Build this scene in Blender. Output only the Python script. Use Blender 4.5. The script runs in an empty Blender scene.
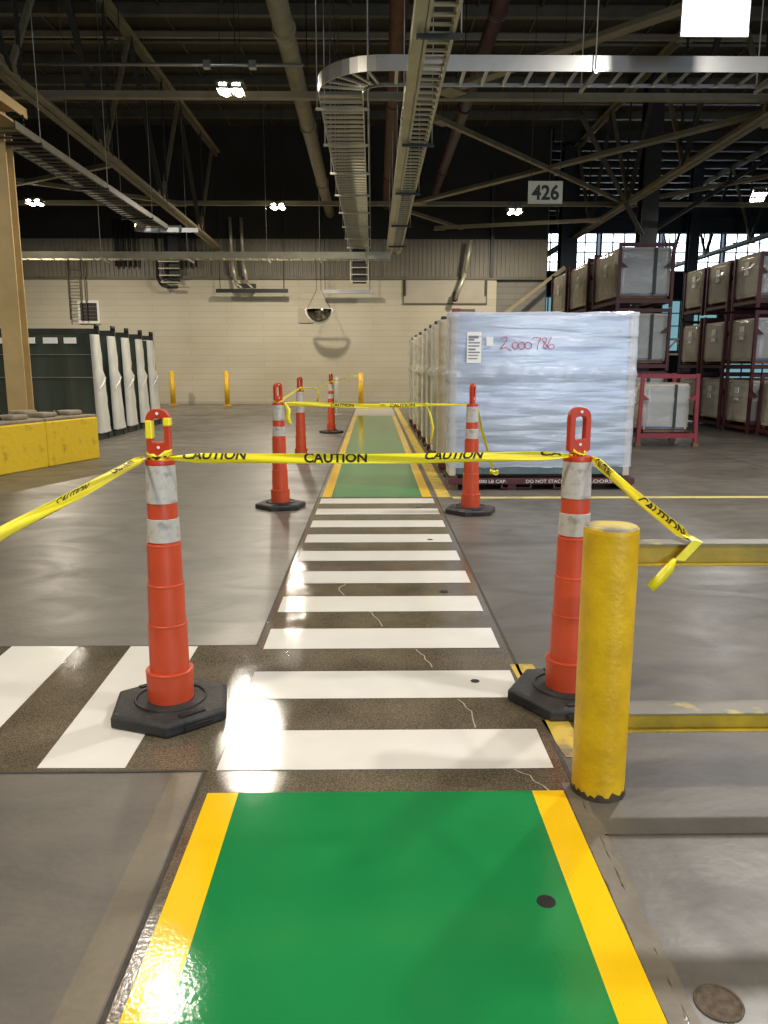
import bpy, bmesh, math, random
from mathutils import Vector, Matrix
random.seed(7)
PI = math.pi
SC = bpy.context.scene
COL = SC.collection

# ------------------------------------------------------------------ camera
F = 780.0; H = 1.44; PITCH = math.radians(10.67); YAW = math.radians(0.80)
FW = Vector((math.sin(YAW)*math.cos(PITCH), math.cos(YAW)*math.cos(PITCH), -math.sin(PITCH)))
RT = Vector((math.cos(YAW), -math.sin(YAW), 0)); UP = RT.cross(FW)
CAM = Vector((0, 0, H))
def ray(px, py): return FW + RT*((px-384)/F) + UP*((512-py)/F)
def at(px, py, Y):
    r = ray(px, py); return CAM + r*(Y/r.y)
def gnd(px, py, z=0.0):
    r = ray(px, py); return CAM + r*((z-H)/r.z)
cd = bpy.data.cameras.new('camera'); cam = bpy.data.objects.new('camera', cd); COL.objects.link(cam)
cd.sensor_fit = 'HORIZONTAL'; cd.sensor_width = 36; cd.lens = F/768*36; cd.clip_end = 200
cam.location = CAM; cam.rotation_euler = (PI/2-PITCH, 0, -YAW)
SC.camera = cam
SC.view_settings.view_transform = 'Standard'; SC.view_settings.look = 'None'
SC.view_settings.gamma = 1; SC.view_settings.use_curve_mapping = False
SC.view_settings.exposure = 0.12
SC.cycles.use_denoising = True
SC.cycles.max_bounces = 8; SC.cycles.transparent_max_bounces = 16

# ------------------------------------------------------------------ materials
def srgb(r, g, b):
    f = lambda c: (c/255/12.92 if c/255 <= .04045 else ((c/255+.055)/1.055)**2.4)
    return (f(r), f(g), f(b), 1)
def mat(name, col, rough=.6, metal=0, var=0.0, vscale=6.0, bump=0.0, bscale=40.0, spec=.5, coat=0, alpha=1, stretch=(1, 1, 1),
        col2=None, lo=.35, hi=.65, det=5, emit=0, emitcol=None, rvar=0, coords='Object', trans=0):
    m = bpy.data.materials.new(name); m.use_nodes = True
    nt = m.node_tree; n = nt.nodes; l = nt.links; b = n['Principled BSDF']
    b.inputs['Base Color'].default_value = col; b.inputs['Roughness'].default_value = rough; b.inputs['Metallic'].default_value = metal
    b.inputs['Specular IOR Level'].default_value = spec; b.inputs['Coat Weight'].default_value = coat; b.inputs['Alpha'].default_value = alpha
    b.inputs['Transmission Weight'].default_value = trans
    if emit:
        b.inputs['Emission Color'].default_value = emitcol or col; b.inputs['Emission Strength'].default_value = emit
    tc = n.new('ShaderNodeTexCoord'); mp = n.new('ShaderNodeMapping'); mp.inputs['Scale'].default_value = stretch
    if coords == 'World':
        g = n.new('ShaderNodeNewGeometry'); l.new(g.outputs['Position'], mp.inputs[0])
    else:
        l.new(tc.outputs['Object'], mp.inputs[0])
    if var or col2:
        ns = n.new('ShaderNodeTexNoise'); ns.inputs['Scale'].default_value = vscale; ns.inputs['Detail'].default_value = det
        l.new(mp.outputs[0], ns.inputs[0])
        rp = n.new('ShaderNodeValToRGB'); rp.color_ramp.elements[0].position = lo; rp.color_ramp.elements[1].position = hi
        c2 = col2 or tuple(max(0, c*(1-var)) for c in col[:3])+(1,)
        rp.color_ramp.elements[0].color = c2; rp.color_ramp.elements[1].color = col
        l.new(ns.outputs[0], rp.inputs[0]); l.new(rp.outputs[0], b.inputs['Base Color'])
        if rvar:
            mr = n.new('ShaderNodeMapRange'); mr.inputs[3].default_value = rough-rvar; mr.inputs[4].default_value = rough+rvar
            mr.inputs[1].default_value = .3; mr.inputs[2].default_value = .7
            l.new(ns.outputs[0], mr.inputs[0]); l.new(mr.outputs[0], b.inputs['Roughness'])
    if bump:
        nb = n.new('ShaderNodeTexNoise'); nb.inputs['Scale'].default_value = bscale; nb.inputs['Detail'].default_value = 4
        l.new(mp.outputs[0], nb.inputs[0])
        bp = n.new('ShaderNodeBump'); bp.inputs['Strength'].default_value = bump; bp.inputs['Distance'].default_value = .02
        l.new(nb.outputs[0], bp.inputs['Height']); l.new(bp.outputs[0], b.inputs['Normal'])
    return m

def concrete(name, c1, c2, rough):
    m = mat(name, c1, rough, bump=.06, bscale=25, coords='World', spec=.5)
    nt = m.node_tree; n = nt.nodes; l = nt.links; b = n['Principled BSDF']
    g = n.new('ShaderNodeNewGeometry')
    def noise(scale, st, det=6, dist=0):
        mp = n.new('ShaderNodeMapping'); mp.inputs['Scale'].default_value = st; l.new(g.outputs['Position'], mp.inputs[0])
        t = n.new('ShaderNodeTexNoise'); t.inputs['Scale'].default_value = scale; t.inputs['Detail'].default_value = det; t.inputs['Distortion'].default_value = dist
        l.new(mp.outputs[0], t.inputs[0]); return t.outputs[0]
    a = noise(.8, (1, 1, 1), 8, .6); s = noise(1.9, (.8, 1.25, 1), 9, 1.4); f = noise(45, (1, 1, 1), 3)
    m1 = n.new('ShaderNodeMath'); m1.operation = 'MULTIPLY_ADD'; m1.inputs[1].default_value = .55; l.new(s, m1.inputs[0])
    m0 = n.new('ShaderNodeMath'); m0.operation = 'MULTIPLY'; m0.inputs[1].default_value = .45; l.new(a, m0.inputs[0]); l.new(m0.outputs[0], m1.inputs[2])
    m2 = n.new('ShaderNodeMath'); m2.operation = 'MULTIPLY_ADD'; m2.inputs[1].default_value = .12; l.new(f, m2.inputs[0]); l.new(m1.outputs[0], m2.inputs[2])
    rp = n.new('ShaderNodeValToRGB'); rp.color_ramp.elements[0].position = .40; rp.color_ramp.elements[1].position = .72
    rp.color_ramp.elements[0].color = c2; rp.color_ramp.elements[1].color = c1
    l.new(m2.outputs[0], rp.inputs[0]); l.new(rp.outputs[0], b.inputs['Base Color'])
    mr = n.new('ShaderNodeMapRange'); mr.inputs[1].default_value = .35; mr.inputs[2].default_value = .75
    mr.inputs[3].default_value = rough+.12; mr.inputs[4].default_value = rough-.1
    l.new(m1.outputs[0], mr.inputs[0]); l.new(mr.outputs[0], b.inputs['Roughness'])
    return m

def blockwall(name, c, mortar, scale=1.0):
    m = mat(name, c, .65, coords='World')
    nt = m.node_tree; n = nt.nodes; l = nt.links; b = n['Principled BSDF']
    g = n.new('ShaderNodeNewGeometry'); sx = n.new('ShaderNodeSeparateXYZ'); cx = n.new('ShaderNodeCombineXYZ')
    ad = n.new('ShaderNodeMath'); ad.operation = 'ADD'
    l.new(g.outputs['Position'], sx.inputs[0]); l.new(sx.outputs[0], ad.inputs[0]); l.new(sx.outputs[1], ad.inputs[1])
    l.new(ad.outputs[0], cx.inputs[0]); l.new(sx.outputs[2], cx.inputs[1])
    br = n.new('ShaderNodeTexBrick'); br.inputs['Scale'].default_value = scale
    br.inputs['Brick Width'].default_value = 2.7; br.inputs['Row Height'].default_value = .225; br.inputs['Mortar Size'].default_value = .012
    br.inputs['Color1'].default_value = c; br.inputs['Color2'].default_value = tuple(x*.94 for x in c[:3])+(1,)
    br.inputs['Mortar'].default_value = mortar
    l.new(cx.outputs[0], br.inputs[0])
    nz = n.new('ShaderNodeTexNoise'); nz.inputs['Scale'].default_value = .5; nz.inputs['Detail'].default_value = 7; l.new(cx.outputs[0], nz.inputs[0])
    rp = n.new('ShaderNodeValToRGB'); rp.color_ramp.elements[0].position = .3; rp.color_ramp.elements[1].position = .6
    rp.color_ramp.elements[0].color = (.86, .84, .8, 1); rp.color_ramp.elements[1].color = (1, 1, 1, 1); l.new(nz.outputs[0], rp.inputs[0])
    mx = n.new('ShaderNodeMix'); mx.data_type = 'RGBA'; mx.blend_type = 'MULTIPLY'; mx.inputs[0].default_value = 1
    l.new(br.outputs[0], mx.inputs[6]); l.new(rp.outputs[0], mx.inputs[7]); l.new(mx.outputs[2], b.inputs['Base Color'])
    bp = n.new('ShaderNodeBump'); bp.inputs['Strength'].default_value = .3; bp.inputs['Distance'].default_value = .01; bp.invert = True
    l.new(br.outputs[1], bp.inputs['Height']); l.new(bp.outputs[0], b.inputs['Normal'])
    return m

def speckle(name, c1, c2, rough):
    m = mat(name, c1, rough, coords='World', var=.1)
    nt = m.node_tree; n = nt.nodes; l = nt.links; b = n['Principled BSDF']
    for nd in list(n):
        if nd.type in ('TEX_NOISE', 'VALTORGB', 'BUMP'): n.remove(nd)
    g = n.new('ShaderNodeNewGeometry')
    v = n.new('ShaderNodeTexNoise'); v.inputs['Scale'].default_value = 160; v.inputs['Detail'].default_value = 2; l.new(g.outputs['Position'], v.inputs[0])
    w = n.new('ShaderNodeTexNoise'); w.inputs['Scale'].default_value = 2.5; w.inputs['Detail'].default_value = 6; l.new(g.outputs['Position'], w.inputs[0])
    ma = n.new('ShaderNodeMath'); ma.operation = 'MULTIPLY_ADD'; ma.inputs[1].default_value = .5; l.new(w.outputs[0], ma.inputs[0]); l.new(v.outputs[0], ma.inputs[2])
    rp = n.new('ShaderNodeValToRGB'); rp.color_ramp.elements[0].position = .6; rp.color_ramp.elements[1].position = .95
    rp.color_ramp.elements[0].color = c2; rp.color_ramp.elements[1].color = c1
    l.new(ma.outputs[0], rp.inputs[0]); l.new(rp.outputs[0], b.inputs['Base Color'])
    n2 = n.new('ShaderNodeTexNoise'); n2.inputs['Scale'].default_value = 95; n2.inputs['Detail'].default_value = 3; l.new(g.outputs['Position'], n2.inputs[0])
    bp = n.new('ShaderNodeBump'); bp.inputs['Strength'].default_value = .05; bp.inputs['Distance'].default_value = .02
    l.new(n2.outputs[0], bp.inputs['Height']); l.new(bp.outputs[0], b.inputs['Normal'])
    return m

M = {}
M['floor'] = concrete('floor concrete', srgb(114, 108, 99), srgb(80, 76, 69), .36)
M['floor_dark'] = concrete('floor concrete joint', srgb(132, 122, 104), srgb(92, 84, 71), .45)
M['joint'] = mat('joint filler', srgb(72, 66, 57), .7, var=.4, vscale=30, coords='World')
M['coat'] = speckle('wet speckled coating', srgb(126, 115, 96), srgb(78, 70, 57), .075)
M['white'] = mat('white floor paint', srgb(232, 229, 220), .08, var=.05, vscale=5, bump=.035, bscale=90, coords='World')
M['pale'] = mat('pale worn floor paint', srgb(176, 172, 160), .35, var=.15, vscale=5, coords='World')
M['green'] = mat('green floor paint', srgb(34, 134, 72), .075, var=.12, vscale=2.2, bump=.03, bscale=80, coords='World')
M['yellow'] = mat('yellow floor paint', srgb(246, 198, 24), .08, var=.05, vscale=4, bump=.035, bscale=80, coords='World')
M['yellow_old'] = mat('worn yellow floor paint', srgb(206, 176, 70), .5, col2=srgb(120, 108, 80), vscale=9, lo=.3, hi=.5, det=8, coords='World')
M['yellow_line'] = mat('pale yellow floor line', srgb(206, 194, 120), .5, col2=srgb(150, 142, 110), vscale=5, lo=.25, hi=.5, coords='World')
M['crack'] = mat('filled crack', srgb(170, 160, 138), .5, coords='World')
M['hole'] = mat('dark hole', srgb(26, 24, 22), .7)
M['drain'] = mat('rusty drain iron', srgb(96, 80, 62), .7, var=.5, vscale=60)
M['orange'] = mat('orange plastic', srgb(208, 78, 42), .42, var=.14, vscale=7, bump=.04, bscale=30)
M['orange_dk'] = mat('deep orange plastic handle', srgb(196, 60, 28), .4, var=.1, vscale=9)
M['refl'] = mat('reflective band sheeting', srgb(196, 190, 180), .4, col2=srgb(140, 134, 124), vscale=26, lo=.25, hi=.48, bump=.1, bscale=140)
M['rubber'] = mat('black rubber', srgb(58, 55, 52), .62, col2=srgb(36, 35, 34), vscale=7, bump=.25, bscale=60)
M['tape'] = mat('yellow caution tape', srgb(250, 232, 40), .28, var=.06, vscale=8, bump=.15, bscale=18, spec=.5)
M['ink'] = mat('black tape ink', srgb(24, 22, 12), .4)
M['bollard'] = mat('yellow bollard paint', srgb(230, 184, 22), .42, col2=srgb(204, 160, 20), vscale=8, bump=.18, bscale=45, rvar=.06)
M['bollard_worn'] = mat('worn yellow and grey steel', srgb(214, 190, 96), .5, col2=srgb(130, 126, 112), vscale=9, lo=.4, hi=.6, det=8)
M['chip'] = mat('chipped dark base', srgb(74, 62, 42), .8, var=.5, vscale=30)
M['rail'] = mat('yellow rail paint', srgb(196, 164, 28), .45, col2=srgb(158, 132, 26), vscale=7, bump=.1)
M['block'] = mat('yellow painted concrete', srgb(232, 194, 40), .6, col2=srgb(190, 154, 34), vscale=6, lo=.28, hi=.42, det=9, bump=.3, bscale=14)
M['block_top'] = mat('dusty grey concrete', srgb(150, 138, 116), .8, var=.3, vscale=8, bump=.3)
M['tan'] = mat('tan steel paint', srgb(190, 164, 112), .5, var=.14, vscale=3)
M['steel_dk'] = mat('dark green steel', srgb(38, 46, 38), .5, var=.3, vscale=5)
M['glass_dk'] = mat('dark stacked glass', srgb(72, 80, 70), .06, var=.3, vscale=1.4, stretch=(3, 1, .3), spec=.6)
M['wrap_white'] = mat('white plastic wrap', srgb(214, 212, 200), .35, var=.14, vscale=5, bump=.6, bscale=7, stretch=(1, 1, .5))
M['wrap'] = mat('clear stretch film', srgb(216, 224, 240), .16, alpha=.46, bump=.8, bscale=2.2, stretch=(.6, 1, 6), spec=1.0, coords='Object')
M['film'] = mat('wrinkled film', srgb(222, 220, 208), .14, alpha=.45, bump=1.0, bscale=5, stretch=(1, 1, 1.6), spec=.8)
M['glass_pack'] = mat('pale blue grey glass pack', srgb(164, 184, 214), .2, col2=srgb(98, 118, 128), vscale=1.3, stretch=(.22, 1, 1.9), lo=.42, hi=.58, spec=.6)
M['glass_edge'] = mat('grey green glass edges', srgb(96, 116, 114), .3, var=.4, vscale=40, stretch=(6, 1, .2))
M['board'] = mat('cream cardboard edge', srgb(200, 192, 176), .6, var=.08, vscale=3)
M['crate_side'] = mat('grey cardboard crate', srgb(206, 192, 166), .35, col2=srgb(150, 138, 120), vscale=3.5, bump=.7, bscale=6)
M['crate_front'] = mat('blue grey wrapped glass', srgb(120, 132, 150), .25, col2=srgb(88, 98, 112), vscale=2, stretch=(.5, 1, 2), bump=.3, bscale=4)
M['red'] = mat('red steel paint', srgb(138, 40, 52), .45, var=.25, vscale=5)
M['red_dk'] = mat('dark maroon steel', srgb(82, 30, 36), .55, var=.3, vscale=5)
M['timber'] = mat('brown timber foot', srgb(120, 92, 66), .75, var=.3, vscale=9, stretch=(1, 1, .3))
M['paper'] = mat('white paper label', srgb(238, 238, 234), .6)
M['paper_print'] = mat('grey print', srgb(130, 130, 132), .6)
M['marker'] = mat('magenta marker ink', srgb(190, 30, 84), .5)
M['letter'] = mat('white stencil paint', srgb(220, 216, 208), .6)
M['wall'] = blockwall('cream painted block', srgb(186, 178, 156), srgb(172, 164, 143))
M['wall2'] = blockwall('grey painted block', srgb(120, 116, 106), srgb(100, 96, 88))
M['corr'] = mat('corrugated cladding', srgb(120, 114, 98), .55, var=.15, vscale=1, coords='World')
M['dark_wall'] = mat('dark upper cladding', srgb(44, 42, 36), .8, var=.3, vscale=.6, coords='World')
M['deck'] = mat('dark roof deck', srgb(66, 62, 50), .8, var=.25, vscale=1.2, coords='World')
M['purlin'] = mat('olive grey steel', srgb(98, 92, 74), .55, var=.25, vscale=3)
M['truss'] = mat('khaki grey truss steel', srgb(146, 134, 106), .55, var=.22, vscale=2.5)
M['truss_dk'] = mat('dark truss steel', srgb(52, 49, 42), .6, var=.2, vscale=2.5)
M['galv'] = mat('galvanised steel', srgb(190, 188, 182), .34, metal=.75, var=.12, vscale=3)
M['galv_warm'] = mat('dull galvanised tray steel', srgb(186, 180, 158), .42, metal=.5, var=.15, vscale=3)
M['black_metal'] = mat('black steel', srgb(28, 27, 26), .5)
M['pipe'] = mat('cream dusty pipe', srgb(150, 140, 112), .5, var=.2, vscale=3)
M['rust'] = mat('rust brown pipe', srgb(104, 66, 40), .55, var=.3, vscale=3)
M['redpipe'] = mat('dull red pipe', srgb(80, 48, 42), .5, var=.3, vscale=3)
M['lamp'] = mat('lit lamp lens', (1, .93, .78, 1), .4, emit=38, emitcol=(1, .9, .72, 1))
M['lamp_cool'] = mat('lit cool lamp lens', (1, .98, .9, 1), .4, emit=30, emitcol=(1, .98, .9, 1))
M['lamp_body'] = mat('lamp housing', srgb(120, 116, 104), .4, metal=.4)
M['tray_dk'] = mat('dull dark tray steel', srgb(96, 92, 80), .45, metal=.4, var=.2, vscale=3)
M['rail_worn'] = mat('worn grey rail top', srgb(128, 124, 112), .5, col2=srgb(204, 184, 96), vscale=5, lo=.28, hi=.36, det=7)
M['window'] = mat('bright daylight pane', (.8, .9, 1, 1), .2, emit=4, emitcol=(.80, .91, 1, 1))
M['teal'] = mat('daylit teal glazing', (.3, .5, .55, 1), .2, emit=.42, emitcol=(.36, .72, .82, 1))
M['mullion'] = mat('blue grey window steel', srgb(70, 80, 92), .5)
M['navy'] = mat('dark blue grey steel', srgb(38, 42, 50), .55, var=.2, vscale=2)
M['mirror'] = mat('convex mirror glass', srgb(150, 145, 130), .06, metal=1)
M['mirror_rim'] = mat('white mirror rim', srgb(225, 222, 212), .4)
M['sign'] = mat('cream sign board', srgb(196, 192, 166), .5, var=.08, vscale=5)
M['sign_ink'] = mat('black sign stencil', srgb(30, 30, 26), .6)
M['panel'] = mat('white hanging panel', srgb(186, 186, 190), .4, var=.05, vscale=14, stretch=(.2, 1, 4), bump=.2, bscale=10)
M['door_panel'] = mat('grey panel', srgb(168, 160, 142), .6, var=.1, vscale=2)
M['darkvent'] = mat('dark vent recess', srgb(44, 34, 40), .6)

# ------------------------------------------------------------------ mesh building
class MB:
    def __init__(s): s.v = []; s.f = []; s.sm = []
    def add(s, vs, fs, smooth=False):
        o = len(s.v); s.v += [Vector(p) for p in vs]
        for f in fs: s.f.append([i+o for i in f]); s.sm.append(smooth)
        return s
    def box(s, c, size, rz=0, R=None):
        x, y, z = [d/2 for d in size]; c = Vector(c)
        m = R if R is not None else Matrix.Rotation(rz, 3, 'Z')
        vs = [c + m @ Vector(p) for p in ((-x,-y,-z),(x,-y,-z),(x,y,-z),(-x,y,-z),(-x,-y,z),(x,-y,z),(x,y,z),(-x,y,z))]
        return s.add(vs, [(0,3,2,1),(4,5,6,7),(0,1,5,4),(1,2,6,5),(2,3,7,6),(3,0,4,7)])
    def b2(s, x0, x1, y0, y1, z0, z1):
        return s.box(((x0+x1)/2,(y0+y1)/2,(z0+z1)/2),(abs(x1-x0),abs(y1-y0),abs(z1-z0)))
    def bar(s, a, b, w, h, up=(0,0,1)):
        a = Vector(a); b = Vector(b); d = b-a; L = d.length; d.normalize(); u = Vector(up)
        if abs(d.dot(u)) > .98: u = Vector((0,1,0))
        sx = d.cross(u).normalized(); uz = sx.cross(d).normalized()
        R = Matrix((sx, d, uz)).transposed()
        return s.box((a+b)/2, (w, L, h), R=R)
    def cyl(s, a, b, r, r2=None, n=16, caps=True):
        a = Vector(a); b = Vector(b); d = (b-a).normalized(); u = Vector((0,0,1)) if abs(d.z) < .95 else Vector((1,0,0))
        x = d.cross(u).normalized(); y = d.cross(x).normalized(); r2 = r if r2 is None else r2
        vs = [a + (x*math.cos(2*PI*i/n)+y*math.sin(2*PI*i/n))*r for i in range(n)] + [b + (x*math.cos(2*PI*i/n)+y*math.sin(2*PI*i/n))*r2 for i in range(n)]
        s.add(vs, [(i, n+i, n+(i+1)%n, (i+1)%n) for i in range(n)], True)
        if caps:
            o = len(s.v)-2*n
            s.f.append([o+i for i in range(n)]); s.sm.append(False)
            s.f.append([o+n+i for i in reversed(range(n))]); s.sm.append(False)
        return s
    def lathe(s, prof, n=40, c=(0,0,0), sharp=True):
        c = Vector(c)
        for (r0,z0),(r1,z1) in zip(prof, prof[1:]):
            vs = [c+Vector((r*math.cos(2*PI*i/n), r*math.sin(2*PI*i/n), z)) for r,z in ((r0,z0),(r1,z1)) for i in range(n)]
            s.add(vs, [(i,(i+1)%n,n+(i+1)%n,n+i) for i in range(n)], True)
        return s
    def prism(s, pts, z0, z1):
        n = len(pts)
        vs = [(x,y,z0) for x,y in pts]+[(x,y,z1) for x,y in pts]
        return s.add(vs, [tuple(reversed(range(n))), tuple(range(n,2*n))]+[(i,(i+1)%n,n+(i+1)%n,n+i) for i in range(n)])
    def tube(s, pts, r, n=8):
        pts = [Vector(p) for p in pts]
        for a, b in zip(pts, pts[1:]):
            if (b-a).length > 1e-5: s.cyl(a, b, r, n=n)
        return s
    def build(s, name, m, parent=None, bevel=0, seg=2, local=False):
        me = bpy.data.meshes.new(name)
        off = Vector((0,0,0))
        if parent is not None and not local:
            p = parent
            while p is not None: off += p.location; p = p.parent
        me.from_pydata([tuple(v-off) for v in s.v], [], s.f)
        me.polygons.foreach_set('use_smooth', s.sm)
        me.materials.append(m); me.update()
        o = bpy.data.objects.new(name, me); COL.objects.link(o)
        if parent is not None: o.parent = parent
        if bevel:
            bm = bmesh.new(); bm.from_mesh(me); bmesh.ops.remove_doubles(bm, verts=bm.verts, dist=1e-5)
            es = [e for e in bm.edges if len(e.link_faces) == 2 and e.calc_face_angle(0) > .6]
            bmesh.ops.bevel(bm, geom=es, offset=bevel, segments=seg, affect='EDGES', profile=.5, clamp_overlap=True)
            bm.to_mesh(me); bm.free(); me.update()
        return o

def thing(name, label, cat, loc=(0,0,0), rz=0, group=None):
    o = bpy.data.objects.new(name, None); COL.objects.link(o); o.empty_display_size = .1
    o.location = loc; o.rotation_euler = (0,0,rz)
    o['label'] = label; o['category'] = cat
    if group: o['group'] = group
    return o
def tag(o, label, cat, group=None):
    o['label'] = label; o['category'] = cat
    if group: o['group'] = group
    return o
def struct(o): o['kind'] = 'structure'; return o
def dup(root, loc, rz, label, group=None):
    def rec(o, par):
        c = o.copy(); COL.objects.link(c)
        if par is not None: c.parent = par
        for ch in list(o.children): rec(ch, c)
        return c
    c = rec(root, None); c.location = loc; c.rotation_euler = (0,0,rz); c['label'] = label
    if group: c['group'] = group
    return c
def copypart(o, parent, loc):
    c = o.copy(); COL.objects.link(c); c.parent = parent; c.location = loc; return c
def text_mesh(body, size=1.0, bold=.0, shear=0):
    cu = bpy.data.curves.new('txt', 'FONT'); cu.body = body; cu.size = size; cu.offset = bold; cu.shear = shear; cu.resolution_u = 3
    ob = bpy.data.objects.new('txt', cu); COL.objects.link(ob)
    bpy.context.view_layer.update()
    me = bpy.data.meshes.new_from_object(ob.evaluated_get(bpy.context.evaluated_depsgraph_get()))
    vs = [Vector(v.co) for v in me.vertices]; fs = [tuple(p.vertices) for p in me.polygons]
    bpy.data.objects.remove(ob); bpy.data.meshes.remove(me); bpy.data.curves.remove(cu)
    x0 = min(v.x for v in vs); x1 = max(v.x for v in vs); y0 = min(v.y for v in vs); y1 = max(v.y for v in vs)
    return [Vector(((v.x-x0)/(x1-x0), (v.y-y0)/(y1-y0), 0)) for v in vs], fs      # normalised to 0..1
def flat_text(body, x0, x1, z0, z1, y, bold=.02):
    vs, fs = text_mesh(body, 1, bold)
    mb = MB(); mb.add([(x0+v.x*(x1-x0), y, z0+v.y*(z1-z0)) for v in vs], fs); return mb

# ------------------------------------------------------------------ setting: floor
fl = MB().b2(-32, 42, -14, 50, -.3, 0).build('floor', M['floor']); struct(fl)
def patch(name, pts, z, m, th=.0012):
    return MB().prism([(p[0], p[1]) for p in pts], z-th, z).build(name, m, fl)
def rect(name, x0, x1, y0, y1, z, m): return patch(name, [(x0,y0),(x1,y0),(x1,y1),(x0,y1)], z, m)
Z1, Z2, Z3 = .0015, .0032, .0045
rect('walkway_coating', -.60, .70, -.6, 8.52, Z1, M['coat'])
rect('walkway_coating', -8.0, -.60, 2.60, 3.88, Z1, M['coat'])
for y in (2.60, 3.88): rect('floor_joint', -8.0, -.60, y-.007, y+.007, Z2, M['joint'])
rect('floor_joint', -.614, -.602, 3.88, 27, Z2, M['joint'])
rect('floor_joint', -.614, -.602, -.5, 2.6, Z2, M['joint'])
rect('joint_repair_strip', -.72, -.62, -.5, 2.59, Z1, M['floor_dark'])
def ragged(name, xa, xb, y0, y1, z, m, amp, step=.05):
    L = []; R = []; y = y0
    while y < y1:
        L.append((xa+random.uniform(-amp, amp)*.4, y)); R.append((xb+random.uniform(-amp, amp), y)); y += step
    return patch(name, L+R[::-1], z, m)
ragged('joint_repair_strip', .655, .70, -.5, 2.5, Z2, M['floor_dark'], .008)
ragged('joint_repair_strip', .70, .722, -.5, 2.5, Z1, M['floor_dark'], .01)
rect('floor_joint', .690, .705, 2.5, 8.5, Z2, M['joint'])
y = 2.60
for k in range(10):
    rect('crosswalk_stripe', -.568, .652, y, y+.308, Z3, M['white'])
    y += .6125
# diagonal-run crosswalk on the left (stripes run along the walkway direction)
a0 = gnd(37,769); a1 = gnd(125,769); a2 = gnd(198,647); a3 = gnd(131,647)
patch('crosswalk_stripe', [a0, a1, a2, a3], Z3, M['white'])
sh = (a0.x-a1.x)
b3_ = gnd(12,647); b2_ = gnd(78,647); dx_ = a0.x-a3.x
patch('crosswalk_stripe', [(b3_.x+dx_, a0.y), (b2_.x+dx_, a0.y), b2_, b3_], Z3, M['white'])
stp = b3_.x-a3.x
for k in (1, 2, 3): patch('crosswalk_stripe', [(b3_.x+dx_+stp*k, a0.y), (b2_.x+dx_+stp*k, a0.y), (b2_.x+stp*k, b2_.y), (b3_.x+stp*k, b3_.y)], Z3, M['white'])
for ya, yb in ((-.5, 2.447), (8.52, 22.6)):
    rect('green_walkway', -.463, .542, ya, yb, Z3, M['green'])
    rect('walkway_edge_line', -.568, -.463, ya, yb, Z3, M['yellow'])
    rect('walkway_edge_line', .542, .650, ya, yb, Z3, M['yellow'])
rect('pale_walkway_end', -.568, .65, 22.6, 27.6, Z3, M['pale'])
rect('worn_yellow_line', .715, .86, 8.5, 27, Z2, M['yellow_old'])
patch('worn_yellow_line', [(.665,3.6),(.672,3.42),(.79,3.42),(.775,3.6)], Z2, M['yellow_old'])
patch('worn_yellow_line', [(.715,2.68),(.80,2.68),(.80,2.99),(.69,2.99)], Z2, M['yellow_old'])
rect('pale_yellow_line', .88, 14, 8.42, 8.54, Z1, M['yellow_line'])
def crack(pts, w=.004):
    P = [gnd(*p) for p in pts]; L = []; R = []
    Q = []
    for a, b in zip(P, P[1:]):
        for t in (0, .33, .66): Q.append(a.lerp(b, t)+Vector((random.uniform(-.008,.008), 0, 0)))
    Q.append(P[-1])
    for q in Q: L.append((q.x-w*random.uniform(.5,1.2), q.y)); R.append((q.x+w*random.uniform(.5,1.2), q.y))
    patch('floor_crack', L+R[::-1], Z2+.0003, M['crack'])
crack([(476,728),(470,712),(458,700)], .003); crack([(432,668),(424,656),(416,650)], .003)
crack([(382,627),(374,616),(369,612)], .003); crack([(548,792),(528,776),(514,770)], .003); crack([(344,596),(338,588),(346,584)], .003)
MB().cyl((.468,1.884,.003),(.468,1.884,.0056),.026,n=24).build('anchor_hole', M['hole'], fl)
g2 = gnd(475,682); MB().cyl((g2.x,g2.y,.003),(g2.x,g2.y,.0056),.021,n=20).build('anchor_hole', M['hole'], fl)
for p in ((430,540),(418,508),(444,592)):
    g2 = gnd(*p); MB().cyl((g2.x,g2.y,.003),(g2.x,g2.y,.0056),.025,n=16).build('anchor_hole', M['hole'], fl)
dr = MB(); dr.lathe([(.055,0),(.055,.003),(.049,.004),(.047,.001)], 36, (.79,1.54,0)).cyl((.79,1.54,0),(.79,1.54,.0018),.048,n=32)
dr.build('floor_drain', M['drain'], fl)
# long floor joints of the slabs
for x in (-4.9, 5.6): rect('floor_joint', x-.01, x+.01, -10, 29, Z1, M['joint'])
rect('floor_joint', .72, 12, 2.19, 2.196, Z1, M['joint'])

# ------------------------------------------------------------------ setting: shell
WY = 29.7
def corrugated(x0, x1, y, z0, z1, pitch=.16, d=.04):
    mb = MB(); n = int((x1-x0)/pitch); vs = []; xs = []
    for i in range(n):
        x = x0+i*pitch
        xs += [(x, y), (x+pitch*.45, y), (x+pitch*.55, y-d), (x+pitch*.9, y-d)]
    m_ = len(xs)
    mb.add([(a,b,z0) for a,b in xs]+[(a,b,z1) for a,b in xs], [(i,i+1,m_+i+1,m_+i) for i in range(m_-1)])
    return mb
wb = MB().b2(-32, 4.56, WY, WY+.4, 0, 4.6).build('wall_back', M['wall']); struct(wb)
corrugated(-32, 6.4, WY+.1, 4.6, 5.95).build('cladding', M['corr'], wb)
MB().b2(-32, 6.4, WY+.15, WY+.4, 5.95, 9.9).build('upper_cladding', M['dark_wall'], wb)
MB().b2(-32, 6.4, WY-.06, WY+.1, 4.52, 4.62).build('ledge', M['purlin'], wb)
MB().b2(4.56, 6.4, WY+.12, WY+.4, 0, 4.6).build('recessed_block', M['wall2'], wb)
MB().b2(4.30, 4.42, WY-.1, WY+.1, 4.6, 8.2).build('post', M['black_metal'], wb)
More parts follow.
